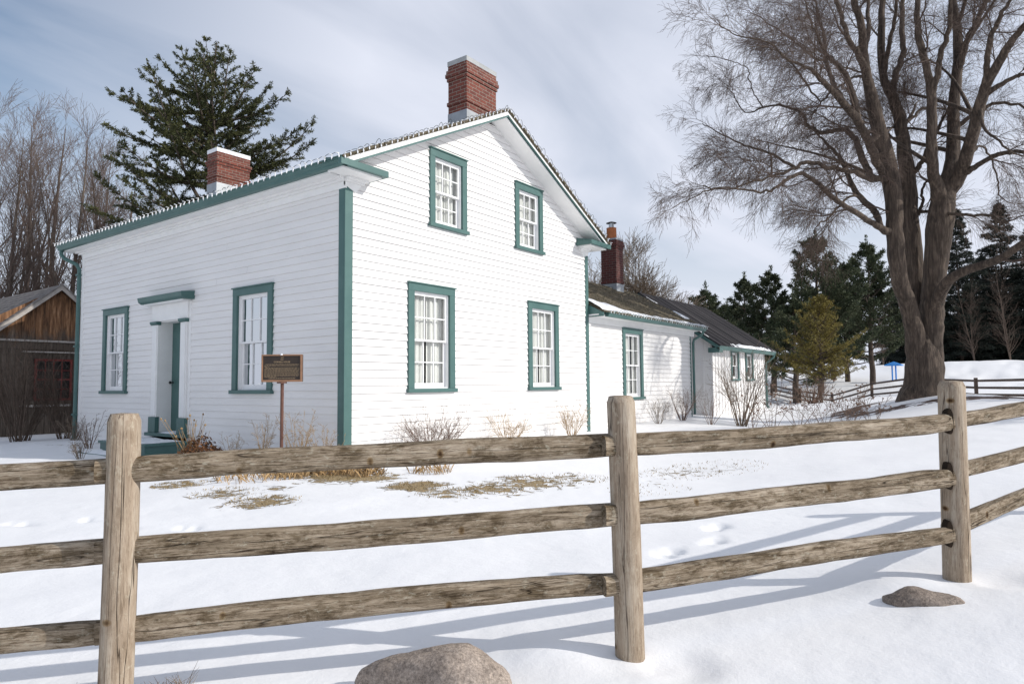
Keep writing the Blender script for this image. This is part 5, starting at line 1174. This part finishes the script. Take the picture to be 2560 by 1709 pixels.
limbs = [
 [(1335, 520, 1.5, 44), (1342, 420, 1.7, 38), (1380, 310, 1.9, 34), (1378, 150, 2, 30), (1382, 0, 2, 26), (1400, -180, 2.1, 14)],
 [(1545, 540, -.7, 34), (1580, 400, -1, 30), (1595, 300, -1.2, 28), (1640, 170, -1.4, 24), (1650, 20, -1.6, 20), (1690, -160, -1.8, 10)],
 [(1680, 420, .8, 38), (1730, 260, .6, 34), (1790, 130, .4, 28), (1850, 0, .3, 22), (1900, -140, 0, 12)],
 [(1840, 480, -1.5, 32), (1852, 400, -1.7, 30), (1872, 220, -2, 26), (1930, 90, -2.4, 20), (1995, -20, -2.8, 14), (2050, -140, -3, 8)],
 [(1856, 540, -1.5, 28), (1960, 455, -2, 22), (2070, 415, -2.4, 16), (2220, 370, -3, 9)],
 [(1725, 985, -.5, 34), (1800, 925, -1, 28), (1900, 872, -1.6, 24), (2000, 850, -2.1, 20), (2110, 858, -2.6, 14), (2250, 900, -3, 8)],
 [(1290, 1310, -.2, 42), (1235, 1265, -.4, 34), (1130, 1195, -.8, 30), (1020, 1130, -1.2, 27), (930, 1050, -1.6, 24), (830, 975, -1.9, 20), (760, 990, -2.1, 17), (680, 1045, -2.3, 14), (600, 1075, -2.5, 11), (480, 1060, -2.8, 9), (350, 1050, -3.1, 7), (200, 1110, -3.3, 5), (90, 1165, -3.5, 3)],
 [(1270, 1250, .3, 44), (1220, 1180, .6, 36), (1130, 1090, 1, 32), (1082, 1000, 1.3, 28), (1042, 900, 1.6, 26), (1000, 850, 1.9, 20), (930, 775, 2.3, 14), (870, 690, 2.6, 9)],
 [(1300, 1000, .1, 34), (1195, 1000, -.4, 30), (1100, 960, -.8, 26), (980, 940, -1.2, 23), (840, 908, -1.5, 20), (780, 940, -1.7, 17), (650, 988, -2, 13), (530, 1020, -2.4, 10), (400, 1062, -2.6, 7), (250, 1040, -3, 4)],
 [(1215, 1000, 0, 44), (1160, 900, .5, 38), (1125, 800, .9, 34), (1070, 732, 1.3, 30), (1000, 730, 1.7, 28), (920, 742, 2.1, 25), (850, 700, 2.5, 22), (820, 640, 2.8, 19), (770, 610, 3, 16), (680, 590, 3.2, 13), (600, 602, 3.4, 11), (500, 630, 3.6, 8), (440, 540, 3.8, 6), (400, 490, 4, 4)],
 [(600, 600, 3.4, 8), (558, 540, 3.5, 7), (522, 450, 3.5, 7), (510, 380, 3.6, 6), (440, 350, 3.7, 5), (330, 320, 3.8, 4), (200, 312, 3.9, 3)],
 [(1270, 980, -.2, 52), (1225, 880, -.6, 46), (1180, 770, -1, 44), (1125, 670, -1.4, 42), (1060, 590, -1.8, 36), (990, 512, -2.2, 30), (930, 450, -2.5, 24), (850, 380, -2.8, 16), (730, 330, -3.2, 12), (650, 250, -3.5, 9), (560, 220, -3.8, 7), (430, 190, -4, 5), (330, 105, -4.2, 3)],
 [(1140, 660, -.6, 34), (1092, 500, -.9, 28), (1050, 400, -1.2, 24), (950, 300, -1.6, 18), (900, 190, -2, 13), (860, 100, -2.3, 9), (820, -40, -2.6, 5)],
 [(1050, 580, .8, 30), (1000, 480, 1, 26), (962, 380, 1.2, 23), (938, 200, 1.6, 18), (900, 50, 2, 13), (860, -110, 2.2, 7)],
 [(1182, 410, .3, 38), (1130, 300, 0, 32), (1080, 225, -.3, 28), (1042, 100, -.7, 24), (1000, -20, -1, 20), (950, -180, -1.3, 12)],
 [(1190, 420, .4, 16), (1110, 430, 1.5, 14), (1040, 475, 1.8, 13), (960, 535, 2, 12), (900, 610, 2.2, 9), (860, 670, 2.4, 6)],
 [(1230, 1180, -.6, 18), (1110, 1095, -1, 14), (1020, 1160, -1.3, 12), (955, 1235, -1.6, 10), (915, 1245, -1.8, 7), (880, 1320, -2, 5)],
 [(1450, 1215, .6, 24), (1500, 1185, .4, 20), (1640, 1195, -.4, 18), (1760, 1205, -.9, 16), (1870, 1205, -1.3, 13), (1965, 1240, -1.7, 9), (2080, 1195, -2, 5)],
 [(1690, 720, .6, 24), (1830, 610, .4, 20), (1900, 580, .2, 18), (2010, 585, -.2, 14), (2150, 640, -.6, 8)],
 [(1408, 705, 1.2, 22), (1440, 655, 1.4, 18), (1500, 608, 1.6, 16), (1620, 612, 1.9, 11), (1720, 650, 2, 6)],
 [(1440, 990, 1, 30), (1475, 930, .8, 28), (1510, 860, .6, 24), (1590, 700, .8, 18), (1640, 600, 1, 10)],
 [(1465, 1190, .8, 18), (1495, 1130, .7, 16), (1490, 1060, .6, 14), (1530, 1000, .5, 11)],
 [(1160, 300, .2, 30), (1190, 180, .6, 26), (1185, 60, 1, 22), (1200, -100, 1.3, 12)],
 [(1270, 440, .6, 28), (1310, 230, .4, 24), (1340, 90, .2, 20), (1350, -80, 0, 12)],
 [(1810, 600, -1.2, 22), (1840, 720, -1.6, 15), (1910, 780, -2, 12), (1990, 850, -2.4, 9), (2080, 880, -2.6, 5)],
 [(1720, 960, 0, 20), (1800, 820, .6, 14), (1870, 870, 1, 11), (1910, 1000, 1.3, 9), (1930, 1100, 1.5, 7), (2010, 1150, 1.8, 4)],
 [(900, 560, 0, 14), (820, 440, -.3, 12), (740, 330, -.6, 9), (640, 270, -.9, 7), (520, 260, -1.2, 4)],
 [(770, 925, -1.7, 14), (640, 860, -1.5, 12), (520, 820, -1.4, 10), (380, 760, -1.2, 7), (260, 690, -1, 4)],
 [(640, 985, -2, 10), (645, 900, -2, 8), (625, 790, -2, 5)],
 [(1000, 300, 1, 14), (900, 330, 1.3, 12), (780, 240, 1.7, 9), (660, 150, 2, 7), (520, 60, 2.4, 4)],
]
cfgT = dict(seg=[7, 6, 5, 4], wob=[.15, .15, .12, .10], trop=[.0, -.02, -.07, -.10], tap=[.6, .6, .6, .5], sides=[5, 4, 3, 3], n=[5.8, 8.0, 10.5], t0=[.12, .12, .1], ang=[38, 38, 30], len=[1.25, .85, .50], rr=[.6, .55, .6], rmin=.0027, short=.5)
core = np.array(dep(1640+1450/2.24, 900/2.24, TD))
cfgE = dict(cfgT, len=[.95, .56, .34])
def dress(P, n0, n1, dens, outk=1.0):
    """side branches along a limb, leaning outwards from the middle of the crown"""
    seg = np.linalg.norm(np.diff(P[:, :3], axis=0), axis=1); acc = 0
    for i in range(len(seg)):
        t = i/len(seg)
        if t < n0: continue
        acc += seg[i]*dens*1.0*(0.30+.95*t)
        while acc > r.random()+.2:
            acc -= 1; q = P[i, :3]+(P[i+1, :3]-P[i, :3])*r.random(); dr = P[i+1, :3]-P[i, :3]; dr /= np.linalg.norm(dr)
            out = q-core; out[2] *= .5; out /= np.linalg.norm(out)+1e-6
            v = dr*.55+out*.62*outk+np.array([r.gauss(0, .55), r.gauss(0, .55), r.gauss(.12, .42)]); rad = max(.008, min(.032, P[i, 3]*.34))
            grow(br, q, v, r.uniform(.9, 2.0)*(1.15-.68*t), rad, 0 if r.random() < .55 else 1, r, cfgT if t < .6 else cfgE)
allP = []
def anchored(S):
    """start a limb on the centre line of the stem it leaves, so that no cut end shows"""
    S = [list(q) for q in S]; best = None
    for q in allP:
        d = math.hypot(q[0]-S[0][0], q[1]-S[0][1])
        if best is None or d < best[0]: best = (d, q)
    if best and best[0] < 90:
        q = best[1]; S[0][0], S[0][1] = S[0][0]*.3+q[0]*.7, S[0][1]*.3+q[1]*.7; dd = q[2]-S[0][2]; S[0][2] = q[2]; S[0][3] = min(S[0][3]*1.25, q[3]*.9)
        for i, f in ((1, .75), (2, .4), (3, .15)):
            if i < len(S): S[i][2] += dd*f
    return S
for k, S in enumerate(stems):
    if k > 2: S = anchored(S)
    allP += [tuple(p) for p in smoothline(S, 6)]
    P = smoothline([np.append(zpt(x, y, dz), wpx(w)) for x, y, dz, w in S], 6); 
    for i in range(len(P)): P[i, :3] += np.array([mn.noise((i*.35, k, 0)), mn.noise((i*.35, k, 5)), 0])*.035
    lobed(tr, P[:, :3], P[:, 3], 22, .09, k*3.0); dress(P, .45, 1, 1.0)
for k, S in enumerate(limbs):
    S = anchored(S); allP += [tuple(p) for p in smoothline(S, 6)]
    P = smoothline([np.append(zpt(x, y, dz), wpx(w)) for x, y, dz, w in S], 6)
    for i in range(2, len(P)): P[i, :3] += np.array([mn.noise((i*.5, k, 10)), mn.noise((i*.5, k, 15)), mn.noise((i*.5, k, 19))])*.06
    tr.tube(P[:, :3], P[:, 3], 10, cap=False); dress(P, .12, 1, 2.5)
# limbs on the far and near side of the crown, out of the plane of the photograph
for k in range(11):
    q_ = r.choice([z_ for z_ in allP if 100 < z_[1] < 1100 and z_[3] > 45]); b = zpt(*q_[:3]); a = (YAW+math.radians(r.choice([0, 0, 180])+r.uniform(-50, 50))); v = np.array([math.cos(a), math.sin(a), r.uniform(.5, 1.4)]); v /= np.linalg.norm(v); ln = r.uniform(3, 5); pts = []
    for i in range(12): t = i/11; pts.append(np.append(b+v*ln*t+np.array([.25*math.sin(t*5+k)*t, .25*math.cos(t*4+k)*t, -.5*t*t]), .055*(1-t)+.010))
    P = np.array(pts); tr.tube(P[:, :3], P[:, 3], 8, cap=False); dress(P, .2, 1, 2.0, .8)
tr.build('trunk', BARK, TREE, smooth=True, uv=False); br.build('crown', BARKT, TREE, uv=False)

# ------------------------------------------------------------------ leafless trees generator
def bare_tree(base, h, rad, label, seed, cfg, mat=TWIGL, tmat=BARKL, group='leafless trees behind the shed', forks=3, name='bare_tree', lean_=0.0, cat='tree'):
    r = random.Random(seed); root = empty(name, tuple(base), label, cat, group); tm = MB(); cm = TB(); base = Vector(base)
    for f in range(forks):
        a = r.uniform(0, 6.28); d = Vector((math.cos(a)*.13*(f > 0), math.sin(a)*.13*(f > 0), 1)); pts = [base+Vector((0, 0, -.2))]; n = 12; hh = h*(1 if f == 0 else r.uniform(.7, .95)); q = Vector(pts[0])
        rads = [rad*(1 if f == 0 else .6)]
        for i in range(n):
            d = (d+Vector((r.gauss(0, .045), r.gauss(0, .045), .03))).normalized(); q = q+d*hh/n; pts.append(Vector(q)); rads.append(max(.012, rads[0]*(1-(i+1)/n*.93)))
        tm.tube([tuple(p) for p in pts], rads, 9, cap=False)
        for i in range(2, n+1):
            for _ in range(cfg['per']):
                t = i/n; a = r.uniform(0, 6.28); an = math.radians(r.uniform(*cfg['open'])); dd = Vector((math.cos(a)*math.sin(an), math.sin(a)*math.sin(an), math.cos(an)))
                grow(cm, pts[i-1].lerp(pts[i], r.random()), dd, h*r.uniform(.16, .30)*(1.15-.65*t), max(.01, rads[i]*.5), 0, r, cfg)
    tm.build('trunk', tmat, root, smooth=True, uv=False); cm.build('crown', mat, root, uv=False); return root
cfgU = dict(per=2, open=(16, 38), seg=[7, 5, 4], wob=[.07, .09, .12], trop=[.05, .04, .02], tap=[.7, .7, .7], sides=[4, 3, 3], n=[6, 4], t0=[.15, .1], ang=[26, 28], len=[1.6, .8], rr=[.6, .6], rmin=.0050)
protoU = []
spec = [(8, 27, 222, 'leafless upright tree at the far left photo edge, nearest of the group'), (62, 30, 215, 'tall leafless upright tree second from the left edge'), (118, 33, 240, 'leafless upright tree rising over the shed ridge'), (172, 29, 250, 'leafless upright tree just right of the shed peak'), (222, 32, 285, 'leafless tree left of the gutter end, fourth along'), (268, 30, 330, 'shorter leafless tree between the gutter end and the evergreen'), (-40, 30, 190, 'leafless tree partly outside the left photo edge'), (305, 34, 400, 'low leafless tree peeping over the gutter left of the evergreen')]
for i, (u, d, vt, lab) in enumerate(spec):
    p = dep(u, 980, d); p.z = gz(p.x, p.y); top = dep(u, vt, d).z
    bare_tree(p, (top-p.z)*.93, .15+.03*(i % 3), lab, 200+i, cfgU, forks=3 if i != 3 else 4)
# big leaning trunk of the nearest left tree
cfgS = dict(per=4, open=(30, 62), seg=[7, 5, 4], wob=[.08, .1, .12], trop=[.06, .04, .02], tap=[.7, .7, .7], sides=[4, 3, 3], n=[7, 5], t0=[.15, .1], ang=[32, 32], len=[1.3, .6], rr=[.6, .6], rmin=.007)
p = dep(1590, 960, 30); p.z = gz(p.x, p.y); bare_tree(p, dep(1590, 640, 30).z-p.z, .10, 'small round leafless tree behind the wing roof and its chimney', 230, cfgS, mat=STEMG, tmat=BARKL, group=None, forks=4)
p = dep(1500, 960, 33); p.z = gz(p.x, p.y); bare_tree(p, dep(1500, 660, 33).z-p.z, .08, 'leafless treetop left of the dark wing chimney, against the sky', 231, cfgS, mat=STEMG, tmat=BARKL, group=None, forks=2)
p = dep(1690, 960, 34); p.z = gz(p.x, p.y); bare_tree(p, dep(1690, 735, 34).z-p.z, .07, 'low leafless treetop above the outbuilding ridge', 232, cfgS, mat=STEMG, tmat=BARKL, group=None, forks=3)

# ------------------------------------------------------------------ conifers: needle sprays on real boughs
class Shards:
    def __init__(s): s.c = []; s.d = []; s.p = []
    def spray(s, c, d, n, ln, w, r, spread=.9):
        """n needle-shaped leaves round the point c, mostly along d"""
        s.c.append(tuple(c)); s.d.append(tuple(d)); s.p.append((n, ln, w, spread))
    def build(s, name, mat, parent):
        p = np.array(s.p); k = p[:, 0].astype(int); rep = lambda a: np.repeat(np.array(a, float), k, axis=0)
        g = np.random.default_rng(len(k)); N = k.sum(); C0, D0, P0 = rep(s.c), rep(s.d), rep(s.p); ln, w, sp = P0[:, 1:2], P0[:, 2:3], P0[:, 3:4]
        D = D0+g.normal(0, 1, (N, 3))*sp; D /= np.linalg.norm(D, axis=1)[:, None]; S = np.cross(D, g.normal(0, 1, (N, 3))); S /= np.linalg.norm(S, axis=1)[:, None]+1e-9
        L_ = ln*g.uniform(.5, 1.2, (N, 1)); W_ = w*g.uniform(.6, 1.3, (N, 1)); C = C0+g.normal(0, 1, (N, 3))*ln*.22
        V = np.stack([C-S*W_*.5, C+D*L_*.55-S*W_*.7, C+D*L_, C+D*L_*.5+S*W_*.7], 1).reshape(-1, 3)-np.array(wloc(parent))
        me = quad_mesh(name, V, np.arange(N*4).reshape(-1, 4)); me.materials.append(mat); o = bpy.data.objects.new(name, me); COL.objects.link(o); o.parent = parent; return o
def bough(tm, sh, p, d, ln, rad, r, o):
    """a conifer bough: wandering axis, side twigs in its plane, needle sprays on all of them"""
    n = max(4, int(ln/.35)); q = Vector(p); d = Vector(d).normalized(); pts = [tuple(q)]; nodes = []
    for i in range(n):
        d = (d+Vector((r.gauss(0, .07), r.gauss(0, .07), r.gauss(o['bend'], .05)))).normalized(); q = q+d*ln/n; pts.append(tuple(q)); nodes.append((Vector(q), Vector(d)))
    tm.tube(pts, [max(.008, rad*(1-.85*i/n)) for i in range(n+1)], 5, cap=False)
    for i, (c, dd) in enumerate(nodes):
        t = (i+1)/n
        if t < o['bare']: continue
        side = dd.cross(Vector((0, 0, 1))).normalized()
        for sg in (-1, 1):
            if r.random() < o['skip']: continue
            l2 = ln*o['side']*(1.15-t)*r.uniform(.6, 1.3)+.12; v = (dd*.75+side*sg*r.uniform(.6, 1.1)+Vector((0, 0, r.gauss(o['lift'], .18)))).normalized(); m = max(2, int(l2/o['step'])); 
            tm.tube([tuple(c), tuple(c+v*l2)], [.010, .005], 3, cap=False)
            for k in range(m): sh.spray(c+v*l2*(k+1)/m+Vector((0, 0, r.gauss(0, .02))), (v.x, v.y, v.z+.1), o['ns'], o['nl'], o['nw'], r, o['sp'])
        sh.spray(c, (dd.x, dd.y, dd.z), o['ns'], o['nl'], o['nw'], r, o['sp'])
def conifer(base, h, prof, label, seed, o, mat, trunk_r, group=None, z0=.12, leaders=(), name='conifer_tree', tmat=BARK, nb=60):
    r = random.Random(seed); root = empty(name, tuple(base), label, 'tree', group); tm = TB(); sh = Shards(); base = Vector(base)
    axes = [(base, Vector((0, 0, 1)), h, 1.0)]+[(base+Vector((0, 0, h*f0)), Vector(dv), h*hl, sc) for f0, dv, hl, sc in leaders]
    for (b, dv, hh, sc) in axes:
        dv = dv.normalized(); pts = [b+dv*hh*i/10+Vector((.05*math.sin(i*1.3+seed), .05*math.cos(i*1.7+seed), 0)) for i in range(11)]; pts[0] = b
        if b is base: pts[0] = b-Vector((0, 0, .3))
        tm.tube([tuple(p) for p in pts], [max(.02, trunk_r*sc*(1-.93*i/10)) for i in range(11)], 9, cap=False)
        nn = int(nb*sc)
        for k in range(nn):
            t = z0+(1-z0)*((k+r.random())/nn) if b is base else .15+.85*((k+r.random())/nn)
            c = pts[0].lerp(pts[10], t); a = k*2.399+r.uniform(-.4, .4); tt = (c.z-base.z)/h; ln = (prof(min(1, tt)) if b is base else o.get('ll', 2.2)*sc*(1.15-t))*r.uniform(.6, 1.15)
            if ln < .12: ln = .12
            el = o['el0']+(o['el1']-o['el0'])*tt+r.gauss(0, .12); bough(tm, sh, c, (math.cos(a)*math.cos(el), math.sin(a)*math.cos(el), math.sin(el)), ln, .02+.012*ln, r, o)
        for q in range(5): sh.spray(pts[10]+dv*(.28*q-.3), (0, 0, 1), o['ns'], o['nl'], o['nw'], r, .45)
    tm.build('trunk', tmat, root, smooth=True, uv=False); sh.build('crown', mat, root); return root
# the evergreen behind the house
oE = dict(bend=.015, bare=.24, skip=.06, side=.33, lift=.02, step=.095, ns=11, nl=.13, nw=.030, sp=.62, el0=.06, el1=.7, ll=3.0)
pe = dep(520, 970, 25); pe.z = gz(pe.x, pe.y); HT = dep(510, 78, 25).z-pe.z
def broad_evergreen(base, h, mat, tmat, seed, label):
    """old spreading evergreen: ascending limbs whose tips reach a wide rounded outline, with gaps between the layers"""
    r = random.Random(seed); root = empty('evergreen_tree', tuple(base), label, 'tree'); tm = TB(); sh = Shards(); base = Vector(base)
    env = [(0, .1), (.35, .7), (.8, 1.5), (1.5, 2.4), (2.2, 3.2), (3.2, 3.6), (4.5, 3.5), (6, 3.7), (7.5, 3.5), (9, 3.2), (11, 3.0)]
    def R(dz):
        for (a0, b0), (a1, b1) in zip(env[:-1], env[1:]):
            if dz <= a1: return b0+(b1-b0)*(dz-a0)/(a1-a0)
        return 3.0
    pts = [base+Vector((.08*math.sin(i*1.1), .08*math.cos(i*1.4), h*i/12)) for i in range(13)]; tm.tube([tuple(p) for p in pts], [max(.02, .24*(1-.92*i/12)) for i in range(13)], 9)
    o = dict(ns=19, nl=.125, nw=.024, sp=.66)
    n = 116
    for k in range(n):
        dz = .3+9.2*((k+r.random())/n)**1.0; zt = h-dz; a = k*2.399+r.uniform(-.9, .9); rad = R(dz)*r.choice([.5, .7, .85, .95, 1.0])*r.uniform(.9, 1.05)
        el = math.radians(max(-4, 48-dz*7.5+r.gauss(0, 13))); zo = max(h*.33, zt-rad*math.tan(el)); t0 = zo/h; i = min(11, int(t0*12)); c0 = pts[i].lerp(pts[i+1], t0*12-i)
        tip = Vector((base.x+rad*math.cos(a), base.y+rad*math.sin(a), base.z+zt)); v = tip-c0; ln = v.length; sag = Vector((0, 0, -.10*ln)); m = max(5, int(ln/.28)); nodes = []
        jx = Vector((r.gauss(0, .1), r.gauss(0, .1), 0))
        for q in range(m+1): t = q/m; nodes.append(c0+v*t+sag*4*t*(1-t)+jx*math.sin(t*5)*.8+Vector((0, 0, .02*ln*max(0, t-.7)*3)))
        tm.tube([tuple(q) for q in nodes], [max(.009, (.026+.012*ln)*(1-.85*q/m)) for q in range(m+1)], 5)
        d0 = v.normalized(); side = d0.cross(Vector((0, 0, 1))).normalized()
        for q in range(1, m+1):
            t = q/m; dd = (nodes[q]-nodes[q-1]).normalized()
            if t < .32 and r.random() < .7: continue
            for sg in (-1, 1):
                if r.random() < .16: continue
                l2 = min(1.15, .30*ln+.2)*(1.25-t)*r.uniform(.45, 1.2); vv = (dd*r.uniform(.6, 1.0)+side*sg*r.uniform(.5, 1.0)+Vector((0, 0, r.gauss(.03, .16)))).normalized(); mm = max(1, int(l2/.095)); tm.tube([tuple(nodes[q]), tuple(nodes[q]+vv*l2)], [.010, .005], 3)
                for z in range(mm): sh.spray(nodes[q]+vv*l2*(z+1)/mm, (vv.x, vv.y, vv.z-.05), o['ns'], o['nl'], o['nw'], r, o['sp'])
            sh.spray(nodes[q], (dd.x, dd.y, dd.z), o['ns'], o['nl'], o['nw'], r, o['sp'])
        sh.spray(nodes[-1], (dd.x, dd.y, dd.z), o['ns'], o['nl']*1.2, o['nw'], r, .35)
    for z in np.arange(0, 1.4, .08): sh.spray(pts[12]+Vector((0, 0, -z)), (0, 0, .6), 12, .13, .026, r, .7)
    tm.build('trunk', tmat, root, smooth=True); sh.build('crown', mat, root); return root
broad_evergreen(pe, HT, NEED1, BARKL, 301, 'big irregular dark green evergreen rising behind the farmhouse roof')
# pines and spruces on the right, beyond the lawn
oP = dict(bend=.06, bare=.35, skip=.05, side=.26, lift=.14, step=.22, ns=18, nl=.30, nw=.055, sp=.85, el0=.0, el1=.6)
def far(u, vt, d): 
    p = dep(u, 960, d); p.z = gz(p.x, p.y); return p, dep(u, vt, d).z-p.z
def pp(w, k=.5): return lambda t: w*(min(1, (1.02-t)/k))**.8
PINES = [(1825, 770, 68, 4.2, 'low dark pine filling the gap above the outbuilding gutter end'), (2085, 700, 68, 4.6, 'dark pine between the tallest pine and the broad one'), (1770, 735, 56, 3.4, 'dark pine just above the outbuilding end roof, lowest of the pine row'), (1868, 706, 62, 3.4, 'pointed dark pine rising left of the golden tree'), (1935, 690, 58, 3.8, 'dark rounded pine behind the left of the golden tree'), (2052, 598, 55, 4.6, 'tallest broad pine in the row, with pale forked limbs, behind the golden tree'), (2182, 612, 60, 4.2, 'broad dark pine just left of the big bare tree'), (2120, 760, 66, 4.0, 'low dark pine behind the blue shelter'), (1990, 760, 50, 3.2, 'lower dark pine directly behind the golden tree')]
for i, (u, vt, d, w_, lab) in enumerate(PINES):
    p, h = far(u, vt, d); conifer(p, h, pp(w_, .55), lab, 310+i, oP, NEED2, .26, 'pines beyond the snowy lawn', z0=.20, nb=44+(10 if w_ > 4 else 0), leaders=[(.45, (.5*math.cos(i), .5*math.sin(i), 1), .4, .5)] if w_ > 4 else [])
oS = dict(bend=-.02, bare=.12, skip=.05, side=.30, lift=-.16, step=.24, ns=11, nl=.32, nw=.06, sp=.7, el0=-.15, el1=.25)
for i, (u, vt, d, w_, lab) in enumerate([(2370, 800, 104, 7, 'low far spruce between the big tree and the tall spruces'), (2440, 760, 106, 7.5, 'low far spruce filling the gap beneath the tall spruces'), (2510, 700, 108, 8, 'broad far spruce behind the right edge spruce'), (2408, 520, 86, 4.8, 'tall dark spruce directly right of the big bare tree'), (2520, 505, 88, 5.6, 'tall drooping spruce at the right photo edge'), (2470, 640, 96, 5.4, 'shaded spruce between the two tall ones, farther back'), (2600, 560, 84, 5.8, 'spruce partly outside the right photo edge'), (2262, 690, 92, 4.6, 'dark spruce half hidden behind the big bare trunk'), (2335, 660, 90, 4.6, 'dark spruce showing between the big tree stems')]):
    p, h = far(u, vt, d); conifer(p, h, pp(w_, .95), lab, 330+i, oS, NEED3, .24, 'spruces beyond the snowy hill', z0=.05, nb=170)
# the golden green young tree
oG = dict(bend=.03, bare=.10, skip=.0, side=.34, lift=.12, step=.10, ns=10, nl=.12, nw=.022, sp=.75, el0=.05, el1=.8)
p = dep(2055, 1003, 36); p.z = gz(p.x, p.y); h = dep(2050, 748, 36).z-p.z
conifer(p, h, lambda t: 2.55*min(1, max(.0, (t-.10)/.16))*(1-max(0, (t-.30)/.72))**.8+.05, 'young golden green cedar tree with a thin trunk before the distant fence', 350, oG, NEED4, .10, None, z0=.24, nb=90, name='cedar_tree')
# leafless undergrowth between the trunks on the right
for i, (u, d, vt, lab) in enumerate([(2440, 82, 700, 'leafless thin tree before the spruces, right of the big trunk'), (2530, 80, 660, 'leafless thin tree before the spruce at the right edge'), (2210, 84, 740, 'leafless thin tree between the pine and the big trunk')]):
    p, h = far(u, vt, d); bare_tree(p, h, .09, lab, 360+i, dict(cfgS, per=2, n=[4, 2], rmin=.006), mat=STEMB, tmat=STEMB, group=None, forks=3)

# ------------------------------------------------------------------ distant fence
f0 = plan(21.3, 58); FB = empty('distant_fence', (*plan(21, 40)[:2], gz(*plan(21, 40)[:2])), 'thin dark brown rail fence crossing the snow beyond the big tree', 'fence')
fp = []
for d in (20, 25.5, 31, 35.5, 40, 45, 50, 55.5): 
    q = plan(21.0+.0*d, d); q.z = gz(q.x, q.y); fp.append(q)
r = random.Random(8)
for q in fp: mb = MB(); mb.box(q.x-.075, q.x+.075, q.y-.075, q.y+.075, q.z-.2, q.z+1.0+r.uniform(-.03, .04)); mb.build('post', FENCB, FB, bevel=.01)
for a, b in zip(fp[:-1], fp[1:]):
    for hz_ in (.22, .53, .84):
        mb = MB(); m_ = a.lerp(b, .5)+Vector((0, 0, hz_+r.uniform(-.03, .01))); mb.tube([tuple(a+Vector((0, 0, hz_))), tuple(m_), tuple(b+Vector((0, 0, hz_)))], [.05, .058, .05], 7); mb.build('rail', FENCB, FB)

# ------------------------------------------------------------------ blue shelter
UD = min(np.arange(40, 64, .5), key=lambda d_: abs(dep(2235, 928, d_).z-gz(*dep(2235, 928, d_)[:2])))
p = dep(2235, 925, UD); zt_, zr_ = dep(2235, 928, UD).z, dep(2235, 903, UD).z; print('shelter depth', UD)
UM = empty('park_shelter', (p.x, p.y, zt_), 'small bright blue pyramid roofed shelter on posts far off under the trees', 'shelter')
hw = 49/2/F_PX*UD*.78; ze_ = dep(2235, 912, UD).z; mb = MB()
b = [(p.x-hw, p.y-hw, ze_), (p.x+hw, p.y-hw, ze_), (p.x+hw, p.y+hw, ze_), (p.x-hw, p.y+hw, ze_)]; mb.add(b+[(p.x, p.y, zr_)]+[(x, y, z-.07) for x, y, z in b], [(0, 1, 4), (1, 2, 4), (2, 3, 4), (3, 0, 4), (0, 5, 6, 1), (1, 6, 7, 2), (2, 7, 8, 3), (3, 8, 5, 0), (5, 8, 7, 6)]); mb.build('roof', BLUEP, UM)
for sx_ in (-.22, .22): mb = MB(); mb.tube([(p.x+sx_*.6, p.y-sx_*.6, zt_-.8), (p.x+sx_*.6, p.y-sx_*.6, ze_)], .065, 8); mb.build('post', BLUEP, UM)

# a leafless tree that stands outside the picture on the right and throws the faint stripes on the snow
p = Vector((14, -17.5, 0)); p.z = gz(p.x, p.y); bare_tree(p, 7.5, .16, 'leafless tree outside the picture on the right', 400, dict(cfgS, per=2, n=[4, 3], rmin=.012), group=None, forks=5)
p = Vector((19, -17, 0)); p.z = gz(p.x, p.y); bare_tree(p, 8.5, .18, 'second leafless tree outside the picture on the right', 401, dict(cfgS, per=2, n=[4, 3], rmin=.012), group=None, forks=5)
